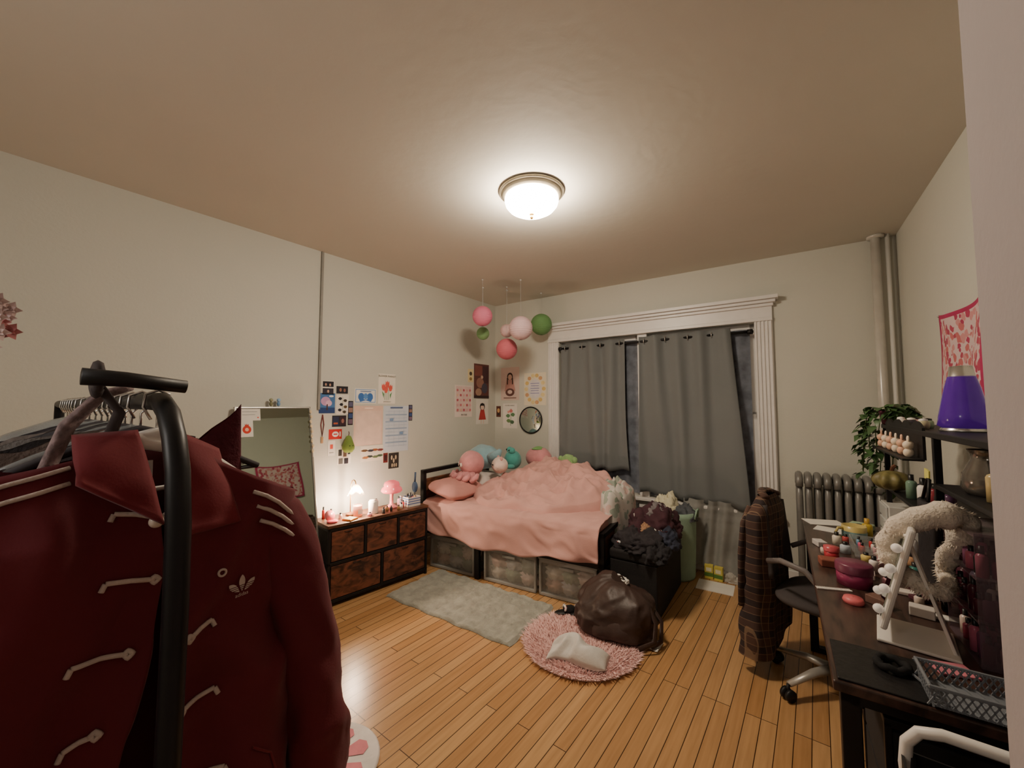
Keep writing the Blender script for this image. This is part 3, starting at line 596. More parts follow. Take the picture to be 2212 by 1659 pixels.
L('small_card','small yellow illustrated card on wall','paper card',325,334,170,185,(222,206,160),[('d',0,.15,.5,.3,(80,70,60)),('d',0,-.25,.5,.25,(150,120,70))],group='cards on the wall')
L('girl_print','white print of dark haired girl in red dress','print',339,360,122,151,(226,222,214),[('d',0,.2,.42,.3,(30,24,24)),('d',0,.17,.3,.2,(230,200,184)),('p',0,-.12,.3,.2,(180,60,62),[(-.5,1),(.5,1),(1,-1),(-1,-1)]),('r',-.1,-.4,.06,.16,(230,200,184)),('r',.1,-.4,.06,.16,(230,200,184)),('r',0,.28,.34,.08,(30,24,24))])
def Bk(name,label,cat,x0,x1,z0,z1,bg,shapes=(),texts=(),group=None):
    return flat(name,label,cat,onback((x0+x1)/200.+3.12,(z0+z1)/200.),(x1-x0)/100.,(z1-z0)/100.,bg,shapes,texts,group=group)
Bk('guitar_girl_poster','beige pink poster of woman with braids above a rose','poster',-301,-275,150,189,(208,186,178),[('d',0,.22,.32,.24,(60,38,30)),('d',0,.2,.22,.17,(204,170,154)),('p',0,-.05,.3,.17,(186,140,132),[(-.6,1),(.6,1),(1,-1),(-1,-1)]),('r',-.14,.08,.06,.2,(60,38,30)),('r',.14,.08,.06,.2,(60,38,30)),('d',0,-.26,.5,.24,(100,66,62)),('d',0,-.25,.26,.12,(214,188,178)),('r',0,-.43,.7,.025,(120,80,70))])
fr=[('d',.40*math.cos(a),.42*math.sin(a),.17,.12,[(216,186,118),(226,208,152),(208,162,120)][i%3]) for i,a in enumerate([2*pi*k/14 for k in range(14)])]
Bk('floral_frame_poster','cream poster framed by yellow flowers around text','poster',-268,-239,144,181,(226,218,196),fr+[('d',0,0,.62,.6,(218,214,216))]+[('r',0,.17-.075*i,.4-.04*(i%2),.02,(130,130,180)) for i in range(5)])
Bk('leaf_poster','white poster with branch of pink flowers','poster',-298,-278,117,146,(228,222,214),[('p',.05,-.05,.05,.35,(90,120,80),[(-.3,-1),(.3,-1),(.6,1),(.1,1)]),lf(-.14,.0,(90,130,90)),lf(.2,.05,(90,130,90)),lf(-.1,-.2,(110,140,90)),('d',.08,.2,.24,.14,(206,120,118)),('d',-.1,.16,.16,.1,(220,154,146)),lf(.15,-.25,(80,110,80))],[('FLOWER MARKET',0,.42,.06,(90,90,90))])
Bk('small_card','small dark illustrated card on wall','paper card',-308,-301.5,130,143,(90,50,40),[('d',0,.1,.6,.4,(200,160,110)),('d',0,-.25,.5,.2,(40,40,40))],group='cards on the wall')
rm=thing('round_mirror','small round wall mirror with black frame','mirror',M=onback(.53,1.27,.009))
make(MB().tube([(.147*math.cos(a),.147*math.sin(a),0) for a in [2*pi*i/40 for i in range(40)]],.008,8,closed=True),'mirror_frame',Mblk,parent=rm,smooth=True)
make(MB().lathe([(.001,.012),(.05,.010),(.1,.005),(.145,0)],40),'mirror_glass',mm,parent=rm,smooth=True)

# ---------------------------------------------------------------- paper lanterns
def lantern(x,y,z,r,c,nm,label):
    t=thing('paper_lantern',label,'paper lantern',loc=(x,y,z),group='hanging paper lanterns')
    m=mat('lantern_'+nm,c,.7,var=.03)
    N=16;pr=[]
    for i in range(N*2+1):
        th=.13+(pi-.26)*i/(N*2);k=1-.02*(i%2)
        pr.append((r*math.sin(th)*k,-r*math.cos(th)))
    make(MB().lathe(pr,36),'shade',m,parent=t,smooth=False)
    make(MB().cyl((0,0,r*.9),(0,0,H-z-.001),.0012,n=5),'string',mat('thread',(190,190,190),.6),parent=t)
    make(MB().ball((0,0,H-z-.008),(.012,.012,.008),8),'ceiling_hook',mat('hook_clear',(200,200,196),.2),parent=t,smooth=True)
lantern(-2.53,2.85,2.295,.097,(222,124,152),'pink','bright pink round paper lantern hung from ceiling')
lantern(-2.70,3.05,2.175,.066,(126,166,112),'green','small green round paper lantern hung from ceiling')
lantern(-2.24,3.08,2.18,.115,(222,190,194),'blush','large blush white round paper lantern hung from ceiling')
lantern(-2.56,3.27,2.22,.07,(224,190,190),'pale','small pale pink round paper lantern hung from ceiling')
lantern(-2.33,3.58,2.31,.115,(110,156,98),'leaf','leaf green round paper lantern near the window')
lantern(-2.49,3.18,2.01,.108,(206,108,122),'rose','rose red round paper lantern hanging lowest')

# ---------------------------------------------------------------- rugs
def rugfn(u,v):
    x=u*1.13;y=v*.56
    x+=.008*math.sin(y*30);y+=.006*math.sin(x*24)
    z=.018+.010*abs(math.sin(x*26)*math.sin(y*30))+.006*fold((x*30,y*30,1))
    e=min(u,1-u,v,1-v)
    if e<.01:z=.002
    return (x,y,z)
make(MB().grid(rugfn,170,90),'area_rug',mat('sage_grey_fur',(152,152,142),.95,var=.18,scale=16,bump=.6,bscale=60,sheen=.2),smooth=True,loc=(-2.62,1.87,0),rot=(0,0,math.radians(3)),label='sage grey plush rectangular rug beside the bed',cat='rug')
random.seed(11)
pr=thing('shag_rug','round pink shaggy rug on the wood floor','rug',loc=(-1.17,2.22,0))
Mpr=mat('pink_shag',(242,204,200),.95,var=.05,scale=9,sheen=.3)
make(MB().lathe([(.33,.0),(.335,.006),(.32,.018),(.001,.022)],48),'rug_base',Mpr,parent=pr,smooth=True)
b=MB()
for k in range(15000):
    a=random.random()*2*pi;r=.337*math.sqrt(random.random());x=r*math.cos(a);y=r*math.sin(a)
    l=.024+.018*random.random();da=random.random()*2*pi;ox=.013*math.cos(da)+.6*l*(r/.34)**3*math.cos(a);oy=.013*math.sin(da)+.6*l*(r/.34)**3*math.sin(a)
    w=.0026;c=math.cos(da+1.57)*w;s=math.sin(da+1.57)*w
    zt=.018+l*(.6 if r<.3 else .35)
    b.add([(x-c,y-s,.014),(x+c,y+s,.014),(x+ox*.6+c*.8,y+oy*.6+s*.8,zt*.8),(x+ox*.6-c*.8,y+oy*.6-s*.8,zt*.8),(x+ox*1.2,y+oy*1.2,zt)],[(0,1,2,3),(3,2,4)])
make(b,'rug_pile',Mpr,parent=pr,smooth=True,kind='stuff')
cm=thing('citrus_mat','round white mat with pink citrus slice design','floor mat',loc=(-1.60,.86,0),rot=(0,0,.4))
make(MB().lathe([(.215,0),(.22,.008),(.21,.016),(.001,.018)],40),'mat_base',mat('mat_white',(226,218,212),.95,bump=.4),parent=cm,smooth=True)
b=MB()
for k in range(8):
    a=k*pi/4;pts=[(.03*math.cos(a),.03*math.sin(a)),(.155*math.cos(a-.27),.155*math.sin(a-.27)),(.175*math.cos(a-.1),.175*math.sin(a-.1)),(.175*math.cos(a+.1),.175*math.sin(a+.1)),(.155*math.cos(a+.27),.155*math.sin(a+.27))]
    b.poly(pts,.0195)
make(b,'citrus_segments',mat('mat_pink',(216,134,144),.95),parent=cm)

# ---------------------------------------------------------------- ottoman, clothes pile, hamper
ot=thing('storage_ottoman','black fabric folding storage ottoman at bed foot','ottoman',loc=(-1.19,2.70,0),rot=(0,0,math.radians(3)))
Mot=mat('black_linen',(34,31,32),.85,var=.15,scale=60,bump=.2,bscale=200)
make(MB().bb(0,.32,0,.72,.002,.36),'box_body',Mot,parent=ot,bevel=.006)
make(MB().bb(-.005,.325,-.005,.725,.362,.43),'padded_lid',Mot,parent=ot,bevel=.018,seg=3)
def blob(name,label,cat,loc,r,m,seed,rz=0,group=None,par=None):
    def fn(u,v):
        a=2*pi*u;q=min(1,v*1.0);th=pi*.5*q*1.15
        p=Vector((math.sin(th)*math.cos(a),math.sin(th)*math.sin(a),max(0,math.cos(th))))
        k=1+.35*fold(p*1.8,1.,seed)+.2*(1-2*abs(fold(p*4,1.,seed+3)))+.06*(1-2*abs(fold(p*9,1.,seed+9)))
        return (p.x*r[0]*k,p.y*r[1]*k,p.z*r[2]*k*(1+.2*fold(p*3,1,seed+7)))
    return make(MB().grid(fn,56,26,cu=True),name,m,loc=loc,rot=(0,0,rz),smooth=True,label=label,cat=cat,group=group,parent=par)
blob('clothes_pile','heap of dark maroon clothes on the ottoman','clothes',(-1.02,3.15,.43),(.17,.25,.19),mat('maroon_knit',(64,36,44),.9,var=.25,bump=.3),1)
blob('folded_sweater','crumpled black sweater on the ottoman','clothes',(-1.05,2.90,.43),(.15,.18,.11),mat('black_knit',(44,40,44),.9,var=.3,bump=.3),4)
blob('denim_shorts','dark blue denim draped over the ottoman edge','clothes',(-.90,3.02,.41),(.09,.17,.11),mat('dark_denim',(52,56,72),.9,var=.3,bump=.3),15)
blob('grey_tshirt','crumpled grey shirt on top of clothes pile','clothes',(-.99,3.12,.59),(.09,.10,.07),mat('grey_cotton',(120,114,116),.9,var=.2),6)
blob('striped_sock','white and blue sock among the clothes','sock',(-1.10,2.78,.46),(.06,.04,.035),spots('sock_pat',(220,220,220),[(60,90,150),(180,60,70)],40,.25),8)
blob('fur_scrunchie','tan fluffy scrunchie on the clothes pile','scrunchie',(-1.03,2.93,.52),(.05,.045,.045),mat('tan_fur',(160,124,96),.95,bump=.5),9)
blob('white_sock','small white sock on the clothes pile','sock',(-.95,2.99,.52),(.035,.05,.03),Mpaper,12)
blob('striped_sock','white and red sock on the clothes heap','sock',(-1.08,3.05,.59),(.05,.04,.03),spots('sock_pat2',(214,206,200),[(160,60,60),(214,206,200)],30,.3),18)
blob('black_leggings','black leggings sliding off the ottoman side','clothes',(-.90,2.84,.38),(.07,.13,.10),mat('black_jersey',(38,36,40),.85,var=.2,bump=.3),22)
hp=thing('laundry_hamper','pale green fabric laundry hamper full of clothes','laundry hamper',loc=(-1.0,3.60,0))
Mh=mat('mint_canvas',(150,178,158),.85,var=.06,bump=.2,bscale=150)
make(MB().lathe([(.001,.003),(.155,.003),(.16,.02),(.168,.25),(.176,.5),(.178,.545),(.172,.545),(.17,.5),(.155,.03),(.001,.02)],36),'hamper_body',Mh,parent=hp,smooth=True)
for sx in(-1,1):
    make(MB().tube([(sx*.178,-.05,.50),(sx*.19,-.03,.57),(sx*.19,.03,.57),(sx*.178,.05,.50)],.008,6),'handle',Mh,parent=hp,smooth=True)
blob('cream_towel','cream towel bundled in the hamper top','towel',(-1.05,3.60,.50),(.10,.10,.14),mat('cream_terry',(214,208,180),.95,bump=.4),3)
blob('grey_laundry','dark grey clothes spilling from the hamper','clothes',(-.92,3.60,.48),(.09,.11,.10),mat('slate_cotton',(84,88,94),.9),5)

# ---------------------------------------------------------------- backpack & cloth on rug
bp=thing('backpack','slouched dark brown leather backpack on the pink rug','backpack',loc=(-1.04,2.43,.025),rot=(0,0,math.radians(12)))
Mlea=mat('dark_brown_leather',(60,44,39),.48,var=.15,scale=8,bump=.3,bscale=25)
def bag(u,v):
    # soft slumped sack: rounded lower body, gathered top leaning back towards the ottoman
    a=2*pi*u;z=v
    t=math.sqrt(max(0,1-(max(0,z-.45)/.55)**2.2))
    w=(.225 if z>.12 else .225*(.82+.18*z/.12))*(.22+.78*t);d=(.155 if z>.12 else .155*(.82+.18*z/.12))*(.22+.78*t)
    cx,cy=math.cos(a),math.sin(a);x=math.copysign(abs(cx)**.85,cx)*w;y=math.copysign(abs(cy)**.85,cy)*d
    zz=.285*z*(1-.10*math.cos(a)-.06*math.sin(2*a)*z)
    f1=ss(rid(a*.20,zz,.9,6,13,4));f2=ss(rid(a*.22,zz,-.7,8,12,7));f3=fold((x*7,y*7,zz*7),1.)
    k=1+.07*f1+.06*f2+.10*f3
    return (x*k+.02*z*z,y*k+.07*z*z,zz+.02*f3*z)
b=MB().grid(bag,96,46,cu=True);n=96;b.add([b.v[i] for i in range(n)],[tuple(range(n))[::-1]]);b.add([b.v[46*n+i] for i in range(n)],[tuple(range(n))])
make(b,'bag_body',Mlea,parent=bp,smooth=True)
def pk(u,v):
    x=-.12+.25*u;z=.02+.12*v;e=math.sin(pi*u)**.4*math.sin(pi*v)**.4
    return (x,-.135-.045*e+.016*fold((x*12,z*12,1))+.03*v,z)
make(MB().grid(pk,24,16),'front_pocket',Mlea,parent=bp,smooth=True)
make(MB().tube([(-.04,.08,.26),(-.03,.07,.305),(.03,.08,.31),(.05,.10,.265)],.010,8,flat=.6),'top_handle',Mlea,parent=bp,smooth=True)
make(MB().tube([(.09,.03,.24),(.19,-.01,.22),(.245,-.06,.13),(.24,-.10,.04),(.16,-.15,.01)],.016,8,flat=.4),'strap',Mlea,parent=bp,smooth=True)
make(MB().tube([(.10,.08,.22),(.20,.05,.19),(.27,.02,.11),(.27,-.03,.02),(.22,-.08,.0)],.016,8,flat=.4),'strap',Mlea,parent=bp,smooth=True)
def cloth(u,v):
    x=.32*(u-.5);y=.20*(v-.5)*(1-.3*u)+.02*math.sin(u*6);e=math.sin(pi*u)**.5*math.sin(pi*v)**.5
    return (x,y,.055*e+.05*ss(rid(x,y,.5,7,12,1))*e)
make(MB().grid(cloth,54,32),'white_pouch',mat('white_nylon',(210,206,200),.6,var=.04,bump=.3),loc=(-1.10,2.06,.035),rot=(0,0,math.radians(14)),smooth=True,solid=.004,label='crumpled white fabric pouch on the pink rug',cat='pouch')
make(MB().grid(lambda u,v:(.09*(u-.5),.11*(v-.5),.004+.008*fold((u*3,v*3,5))),10,10),'tissue',Mpaper,loc=(-.82,2.46,.004),solid=.002,smooth=True,label='crumpled white tissue lying on the floor',cat='tissue')
blob('white_sock','white ankle sock draped over the backpack top','sock',(-1.06,2.53,.29),(.06,.04,.03),Mpaper,14)
for k,(x,y) in enumerate(((-1.40,2.43),(-1.33,2.49))):
    s=thing('slipper','black plush slipper with red and white trim','slipper',loc=(x,y,.022),rot=(0,0,.8+.5*k),group='pair of slippers')
    make(MB().ball((0,0,.012),(.075,.034,.012),18),'sole',Mblkp,parent=s,smooth=True)
    make(MB().ball((.03,0,.026),(.045,.036,.028),16,.1),'upper',mat('black_fleece',(26,24,26),.95,bump=.4),parent=s,smooth=True)
    make(MB().tube([(-.005,-.03,.03),(.0,-.02,.05),(.0,.02,.05),(-.005,.03,.03)],.008,8),'trim',spots('red_white_trim',(226,220,214),[(190,40,50),(30,30,30)],70,.3),parent=s,smooth=True)

# ---------------------------------------------------------------- floor items near window
for k in range(2):
    t=thing('drink_box','small yellow drink carton with green label','carton',loc=(-.755+.075*k,3.70-.01*k,0),rot=(0,0,.1-.15*k),group='yellow cartons by the window')
    make(MB().bb(-.032,.032,-.02,.02,0,.11),'carton_body',mat('carton_yellow',(216,200,96),.5),parent=t,bevel=.002)
    make(MB().bb(-.033,.033,-.021,-.0195,.02,.05),'label_band',mat('carton_green',(90,130,60),.5),parent=t)
    make(MB().bb(-.02,.02,-.0225,-.0205,.06,.09),'label_patch',mat('carton_white',(236,230,200),.5),parent=t)
make(MB().bb(-.13,.13,-.1,.1,0,.004),'paper_sheet',Mpaper,loc=(-.68,3.54,0),rot=(0,0,.08),label='white sheets of paper lying on the floor',cat='paper')
gb=thing('glass_bottle','green glass bottle lying on the floor','bottle',loc=(-.50,3.64,.03),rot=(0,pi/2,1.0))
make(MB().lathe([(.001,0),(.028,0),(.03,.01),(.03,.10),(.012,.14),(.011,.18)],18),'bottle_body',mat('green_glass',(40,110,50),.1),parent=gb,smooth=True)
make(MB().lathe([(.0305,.03),(.0305,.08)],18),'bottle_label',Mpaper,parent=gb,smooth=True)
blob('plastic_bag','crumpled clear plastic wrap beside the papers','plastic bag',(-.58,3.73,0),(.07,.04,.06),mat('plastic_film',(210,206,196),.2,alpha=.6),17)

# ---------------------------------------------------------------- desk
DA=math.radians(3.3)
de=thing('desk','long dark wood desk with black metal legs','desk',loc=(.01,1.29,0),rot=(0,0,DA))
DM=Matrix.Translation((.01,1.29,0))@Matrix.Rotation(DA,4,'Z')
Mdesk=wood('dark_espresso_wood',(46,33,29),(76,55,47),(14,2,10),.3)
make(MB().bb(0,.54,0,1.74,.725,.75),'desktop',Mdesk,parent=de,bevel=.004)
b=MB()
for y in (.02,1.68):
    b.bb(.015,.055,y,y+.04,0,.725);b.bb(.48,.52,y,y+.04,0,.725);b.bb(.015,.52,y,y+.04,.0,.03);b.bb(.015,.52,y,y+.04,.695,.725)
b.bb(.03,.06,.02,1.7,.69,.725);b.bb(.48,.51,.02,1.7,.69,.725)
make(b,'leg_frame',Mblk,parent=de,bevel=.003)
du=thing('fabric_drawer_tower','black fabric drawer tower standing under the desk end','drawer unit',loc=tuple(DM@Vector((.10,.07,0))),rot=(0,0,DA))
make(MB().bb(0,.38,0,.36,.0,.03).bb(0,.38,0,.36,.64,.66).bb(0,.015,0,.015,0,.65).bb(.365,.38,0,.015,0,.65).bb(0,.015,.345,.36,0,.65).bb(.365,.38,.345,.36,0,.65),'tower_frame',Mblk,parent=du,bevel=.002)
for z in (.04,.24,.44): make(MB().bb(.004,.376,.004,.356,z,z+.19),'fabric_drawer',mat('black_fabric',(30,28,28),.9),parent=du,bevel=.004)
hu=thing('desk_hutch','black open shelf hutch standing on the desk','shelf',loc=(.01,1.29,.75),rot=(0,0,DA))
make(MB().bb(.33,.53,.03,1.42,.565,.585),'top_shelf',Mblkp,parent=hu,bevel=.003)
make(MB().bb(.33,.53,.03,.62,.40,.415),'lower_shelf',Mblkp,parent=hu,bevel=.003)
make(MB().bb(.33,.53,.64,1.42,.27,.285),'lower_shelf',Mblkp,parent=hu,bevel=.003)
for y in (.03,.62,1.40):
    make(MB().bb(.335,.355,y,y+.02,0,.565).bb(.505,.525,y,y+.02,0,.565).bb(.335,.525,y,y+.02,.0,.015),'upright',Mblk,parent=hu,bevel=.002)
sc_=thing('scalloped_rack','black scalloped display rack with figurines','rack',loc=tuple(DM@Vector((.335,1.02,1.29))),rot=(0,0,DA))
b=MB()
b.grid(lambda u,v:(-.0,-.30+.6*u,-.06+(.06+.055+.022*abs(math.sin(u*pi*4)))*v),60,2)
make(b,'scalloped_panel',Mblkp,parent=sc_,solid=.008)
make(MB().bb(-.06,0,-.30,.30,-.065,-.057),'ledge',Mblkp,parent=sc_,bevel=.002)
for k in range(6):
    f=thing('toy_figurine','small peach bunny figurine on the scalloped rack','figurine',loc=tuple(DM@Vector((.305,.78+.095*k,1.234))),group='figurines on the scalloped rack')
    mc=mat('fig_peach',(220,174,146),.5) if k%2 else mat('fig_cream',(230,214,192),.5)
    make(MB().ball((0,0,.016),(.016,.015,.018),12),'body',mc,parent=f,smooth=True)
    make(MB().ball((0,0,.044),.017,12),'head',mc,parent=f,smooth=True)
    for s in(-.008,.008): make(MB().ball((0,s,.066),(.004,.005,.013),8),'ear',mc,parent=f,smooth=True)
lv=thing('lava_lamp','purple lava lamp with silver cap and base','lamp',loc=(.405,2.04,1.336))
make(MB().lathe([(.001,0),(.062,0),(.060,.006),(.050,.018),(.052,.024)],28),'base',Mchrome,parent=lv,smooth=True)
make(MB().lathe([(.054,.01),(.066,.020),(.060,.06),(.044,.15),(.034,.19)],28),'glass_vessel',mat('purple_liquid',(74,30,130),.12,emit=.12,ecol=(96,34,160),var=.1),parent=lv,smooth=True)
make(MB().lathe([(.035,.188),(.033,.19),(.028,.225),(.001,.228)],28),'cap',Mchrome,parent=lv,smooth=True)
for k in range(5):
    tk=thing('trinket_jar','small trinket jar on the hutch top shelf','jar',loc=tuple(DM@Vector((.365+.03*(k%2),.86+.085*k,1.336))),group='trinket jars on the hutch top')
    cc=[(200,190,150),(150,170,140),(60,56,64),(214,170,170),(226,220,210)][k]
    make(MB().lathe([(.001,0),(.016,0),(.019,.012),(.018,.026),(.012,.032)],16),'jar_body',mat('trinket_%d'%k,cc,.35),parent=tk,smooth=True)
    make(MB().lathe([(.013,.031),(.013,.037),(.001,.040)],14),'jar_lid',Mblkp if k%2 else Mwhite,parent=tk,smooth=True)
tp=thing('wall_tapestry','pink and cream printed fabric wall hanging with magenta border','tapestry',loc=(.560,2.74,1.630),rot=(0,0,RANG*1))
Mtap=spots('tapestry_print',(214,190,190),[(178,70,94),(198,110,112),(206,144,146),(176,60,94)],26,.5,dist=.05)
def tapf(u,v):
    y=-.31+.62*u;z=-.275+.55*v
    z-=.03*math.sin(pi*u)*v*v;x=-.014-.010*math.sin(9*u+2*v)-.006*math.sin(4*v+u*3)
    return (x,y+.01*math.sin(5*v),z)
make(MB().grid(tapf,60,50,mf=lambda u,v:1 if (u<.05 or u>.95 or v<.05 or v>.95) else 0),'printed_fabric',[Mtap,mat('magenta_cotton',(176,46,94),.8)],parent=tp,smooth=True,solid=.002)
for s in (-.30,.30): make(MB().ball((-.008,s,.27),.006,8),'push_pin',Mchrome,parent=tp,smooth=True)

def leafmesh(b,base,dirv,size,droop=.3,upv=(0,0,1)):
    d=nrm(dirv);s=nrm(d.cross(Vector(upv)));n=s.cross(d)
    P=lambda a,c,e=0:Vector(base)+d*a*size+s*c*size+n*(e-droop*a*a)*size
    b.add([P(0,0),P(.1,-.32,.06),P(.45,-.38,.08),P(1.,0,-.1),P(.45,.38,.08),P(.1,.32,.06),P(.45,0,0)],[(0,1,6),(1,2,6),(2,3,6),(3,4,6),(4,5,6),(5,0,6)])
def pothos(loc,label,nv,length,seed,spread=.12,size=.055,rise=.10):
    random.seed(seed)
    t=thing('potted_pothos',label,'houseplant',loc=loc)
    make(MB().lathe([(.001,0),(.035,0),(.046,.06),(.048,.064),(.042,.064),(.04,.052),(.001,.050)],20),'pot',mat('plum_pot',(120,60,84),.5),parent=t,smooth=True)
    make(MB().lathe([(.040,.052),(.001,.056)],16),'soil',mat('soil',(40,28,20),.95),parent=t)
    v=MB();l=MB()
    for i in range(nv):
        a=2*pi*i/nv+random.random()*.6;side=math.cos(a-2.6)>0;ln=length*(.45+.55*random.random()) if side else length*.12
        sp_=spread*(1 if side else .6);pts=[]
        for j in range(9):
            q=j/8
            rr=.02+sp_*(1-math.exp(-3*q));zz=.05+rise*math.sin(min(1,q*2.2)*pi*.7)-ln*max(0,q-.2)*1.25
            pts.append(Vector((rr*math.cos(a+.3*q),rr*math.sin(a+.3*q),zz)))
        v.tube(pts,.0022,5)
        for j in range(2,9):
            for kk in range(2):
                aa=a+random.uniform(-1.4,1.4)
                leafmesh(l,pts[j]+Vector((random.uniform(-.01,.01),random.uniform(-.01,.01),random.uniform(-.01,.01))),Vector((math.cos(aa),math.sin(aa),random.uniform(-.8,.2))),size*random.uniform(.7,1.2))
    make(v,'vine',mat('vine_green',(80,100,50),.7),parent=t,smooth=True)
    make(l,'foliage',mat('pothos_leaf',(66,94,56),.4,var=.3,scale=18),parent=t,smooth=True,kind='stuff')
pothos(tuple(DM@Vector((.36,1.36,1.336))),'trailing green pothos plant on the hutch',15,.48,5,.10,.052,.045)

def dk_(x,y,z=.751): return tuple(DM@Vector((x,y,z)))
make(MB().bb(-.09,.09,-.06,.06,0,.003),'paper_sheet',Mpaper,loc=dk_(.10,1.67),rot=(0,0,.4),label='white folded paper on the desk corner',cat='paper')
make(MB().bb(-.07,.07,-.05,.05,0,.003),'paper_sheet',Mpaper,loc=dk_(.12,1.51),rot=(0,0,-.2),label='white receipt on the desk',cat='paper')
make(MB().bb(-.05,.05,-.07,.07,0,.03),'tissue_pack',mat('pale_green_pack',(160,184,152),.6,var=.2,scale=40),loc=dk_(.25,1.60),rot=(0,0,-.3),bevel=.006,label='pale green patterned tissue pack on the desk',cat='tissue pack')
mg=thing('mug','wide yellow ceramic mug with painted scene','mug',loc=dk_(.20,1.36),rot=(0,0,3.6))
make(MB().lathe([(.001,.002),(.04,.0),(.048,.006),(.05,.075),(.046,.076),(.043,.01),(.001,.008)],28),'mug_body',mat('mug_yellow',(200,180,112),.3),parent=mg,smooth=True)
make(MB().tube([(.048,0,.06),(.07,0,.062),(.082,0,.04),(.07,0,.018),(.047,0,.016)],.006,8),'handle',_mc['mug_yellow'],parent=mg,smooth=True)
make(MB().lathe([(.0503,.02),(.0508,.05)],28),'painted_band',mat('mug_band',(120,150,150),.3,var=.5,scale=30),parent=mg,smooth=True)
bottle(dk_(.26,1.44),.022,.10,(200,170,60),'small gold lidded glass jar on the desk','glass_jar',(190,150,60))
cb=thing('clear_tray','clear acrylic tray with small makeup items','tray',loc=dk_(.25,1.18),rot=(0,0,DA))
make(MB().bb(-.08,.08,-.10,.10,0,.005).bb(-.08,-.076,-.10,.10,0,.05).bb(.076,.08,-.10,.10,0,.05).bb(-.08,.08,-.10,-.096,0,.05).bb(-.08,.08,.096,.10,0,.05),'tray_body',Mclear,parent=cb)
for k in range(9): bottle(dk_(.20+.045*(k%3),1.12+.05*(k//3),.758),.010,.05,cols[(k*2)%7],'small makeup bottle in clear tray',group='makeup in clear tray')
make(MB().bb(-.08,.08,-.03,.03,0,.03),'pencil_box',mat('rust_box',(140,80,64),.6),loc=dk_(.11,.90),rot=(0,0,.2),bevel=.004,label='rust red narrow box on the desk',cat='box')
t=thing('red_jar','small glossy red lidded jar','jar',loc=dk_(.08,.99))
make(MB().lathe([(.001,0),(.026,0),(.027,.035),(.001,.036)],22),'jar_body',mat('jar_red',(180,50,62),.3),parent=t,smooth=True)
make(MB().lathe([(.029,.036),(.029,.055),(.001,.057)],22),'jar_lid',mat('jar_red_lid',(196,84,92),.3),parent=t,smooth=True)
t=thing('round_tin','magenta round tin with plum lid','tin',loc=dk_(.125,.72))
make(MB().lathe([(.001,0),(.053,0),(.054,.05),(.001,.05)],30),'tin_body',mat('tin_magenta',(142,48,86),.35),parent=t,smooth=True)
make(MB().lathe([(.057,.048),(.057,.075),(.053,.08),(.001,.081)],30),'tin_lid',mat('tin_plum',(116,54,78),.35),parent=t,smooth=True)
make(MB().lathe([(.001,0),(.028,0),(.03,.008),(.026,.018),(.001,.019)],24),'hair_clip_case',mat('coral',(210,104,108),.4),loc=dk_(.10,.53),smooth=True,label='small coral round case on the desk',cat='case')
b=MB().bb(-.055,.055,-.008,.0,0,.003)
for k in range(20): b.bb(-.053+k*.0055,-.0505+k*.0055,.0,.014,0,.002)
make(b,'comb',Mwhite,loc=dk_(.055,.62),rot=(0,0,.4),label='white plastic comb on the desk',cat='comb')
make(MB().bb(-.04,.04,-.03,.03,0,.006),'notebook',mat('card_pink',(200,120,134),.6),loc=dk_(.255,.21),rot=(0,0,.35),bevel=.002,label='small pink notebook on the desk',cat='notebook')
make(MB().bb(-.045,.045,-.02,.02,0,.003),'white_card',Mpaper,loc=dk_(.33,.56),rot=(0,0,.1),label='white card lying on the desk',cat='paper card')
t=MB().tube([(.03*math.cos(a),.03*math.sin(a),.009+.003*math.sin(6*a)) for a in [2*pi*i/24 for i in range(24)]],.009,8,closed=True)
make(t,'scrunchie',mat('black_velvet',(18,17,18),.9),loc=dk_(.13,.13,.756),smooth=True,label='black hair scrunchie on the desk edge',cat='scrunchie')
t=thing('heart_box','glossy magenta heart shaped box','box',loc=dk_(.42,.63),rot=(0,0,.6))
hh=[(.045*math.sin(a)**3,.0028*(13*math.cos(a)-5*math.cos(2*a)-2*math.cos(3*a)-math.cos(4*a))) for a in [2*pi*i/30 for i in range(30)]]
b=MB();vs=[(x,y,0) for x,y in hh]+[(x,y,.03) for x,y in hh];b.add(vs,[tuple(range(30))[::-1],tuple(range(30,60))]+[(i,(i+1)%30,30+(i+1)%30,30+i) for i in range(30)])
make(b,'box_body',mat('heart_magenta',(190,44,98),.25),parent=t,bevel=.004)
make(MB().tube([(x*.8,y*.8,.031) for x,y in hh],.002,5,closed=True),'rim_line',mat('heart_light',(240,140,170),.3),parent=t)
vm=thing('vanity_mirror','white tabletop vanity mirror with round bulbs','vanity mirror',loc=dk_(.185,.36),rot=(0,0,math.radians(-5)))
tilt=Matrix.Rotation(math.radians(14),3,'Y')
b=MB().box((0,0,.18),(.016,.18,.30),tilt);make(b,'mirror_frame',Mwhite,parent=vm,bevel=.006)
make(MB().box((-.011,0,.177),(.002,.12,.24),tilt),'mirror_glass',mm,parent=vm)
Mb2=mat('round_bulb_glass',(238,230,224),.2,emit=.1,ecol=(255,240,220))
for k in range(4):
    for s in (-1,1):
        p=tilt@Vector((-.020,s*.078,-.10+.062*k));make(MB().ball((p.x,p.y,p.z+.18),.013,12),'light_bulb',Mb2,parent=vm,smooth=True)
make(MB().box((.065,0,.15),(.008,.12,.32),Matrix.Rotation(math.radians(-16),3,'Y')),'easel_leg',Mwhite,parent=vm,bevel=.002)
make(MB().bb(-.05,.115,-.09,.09,0,.008),'base_plate',Mwhite,parent=vm,bevel=.003)
hb=MB()
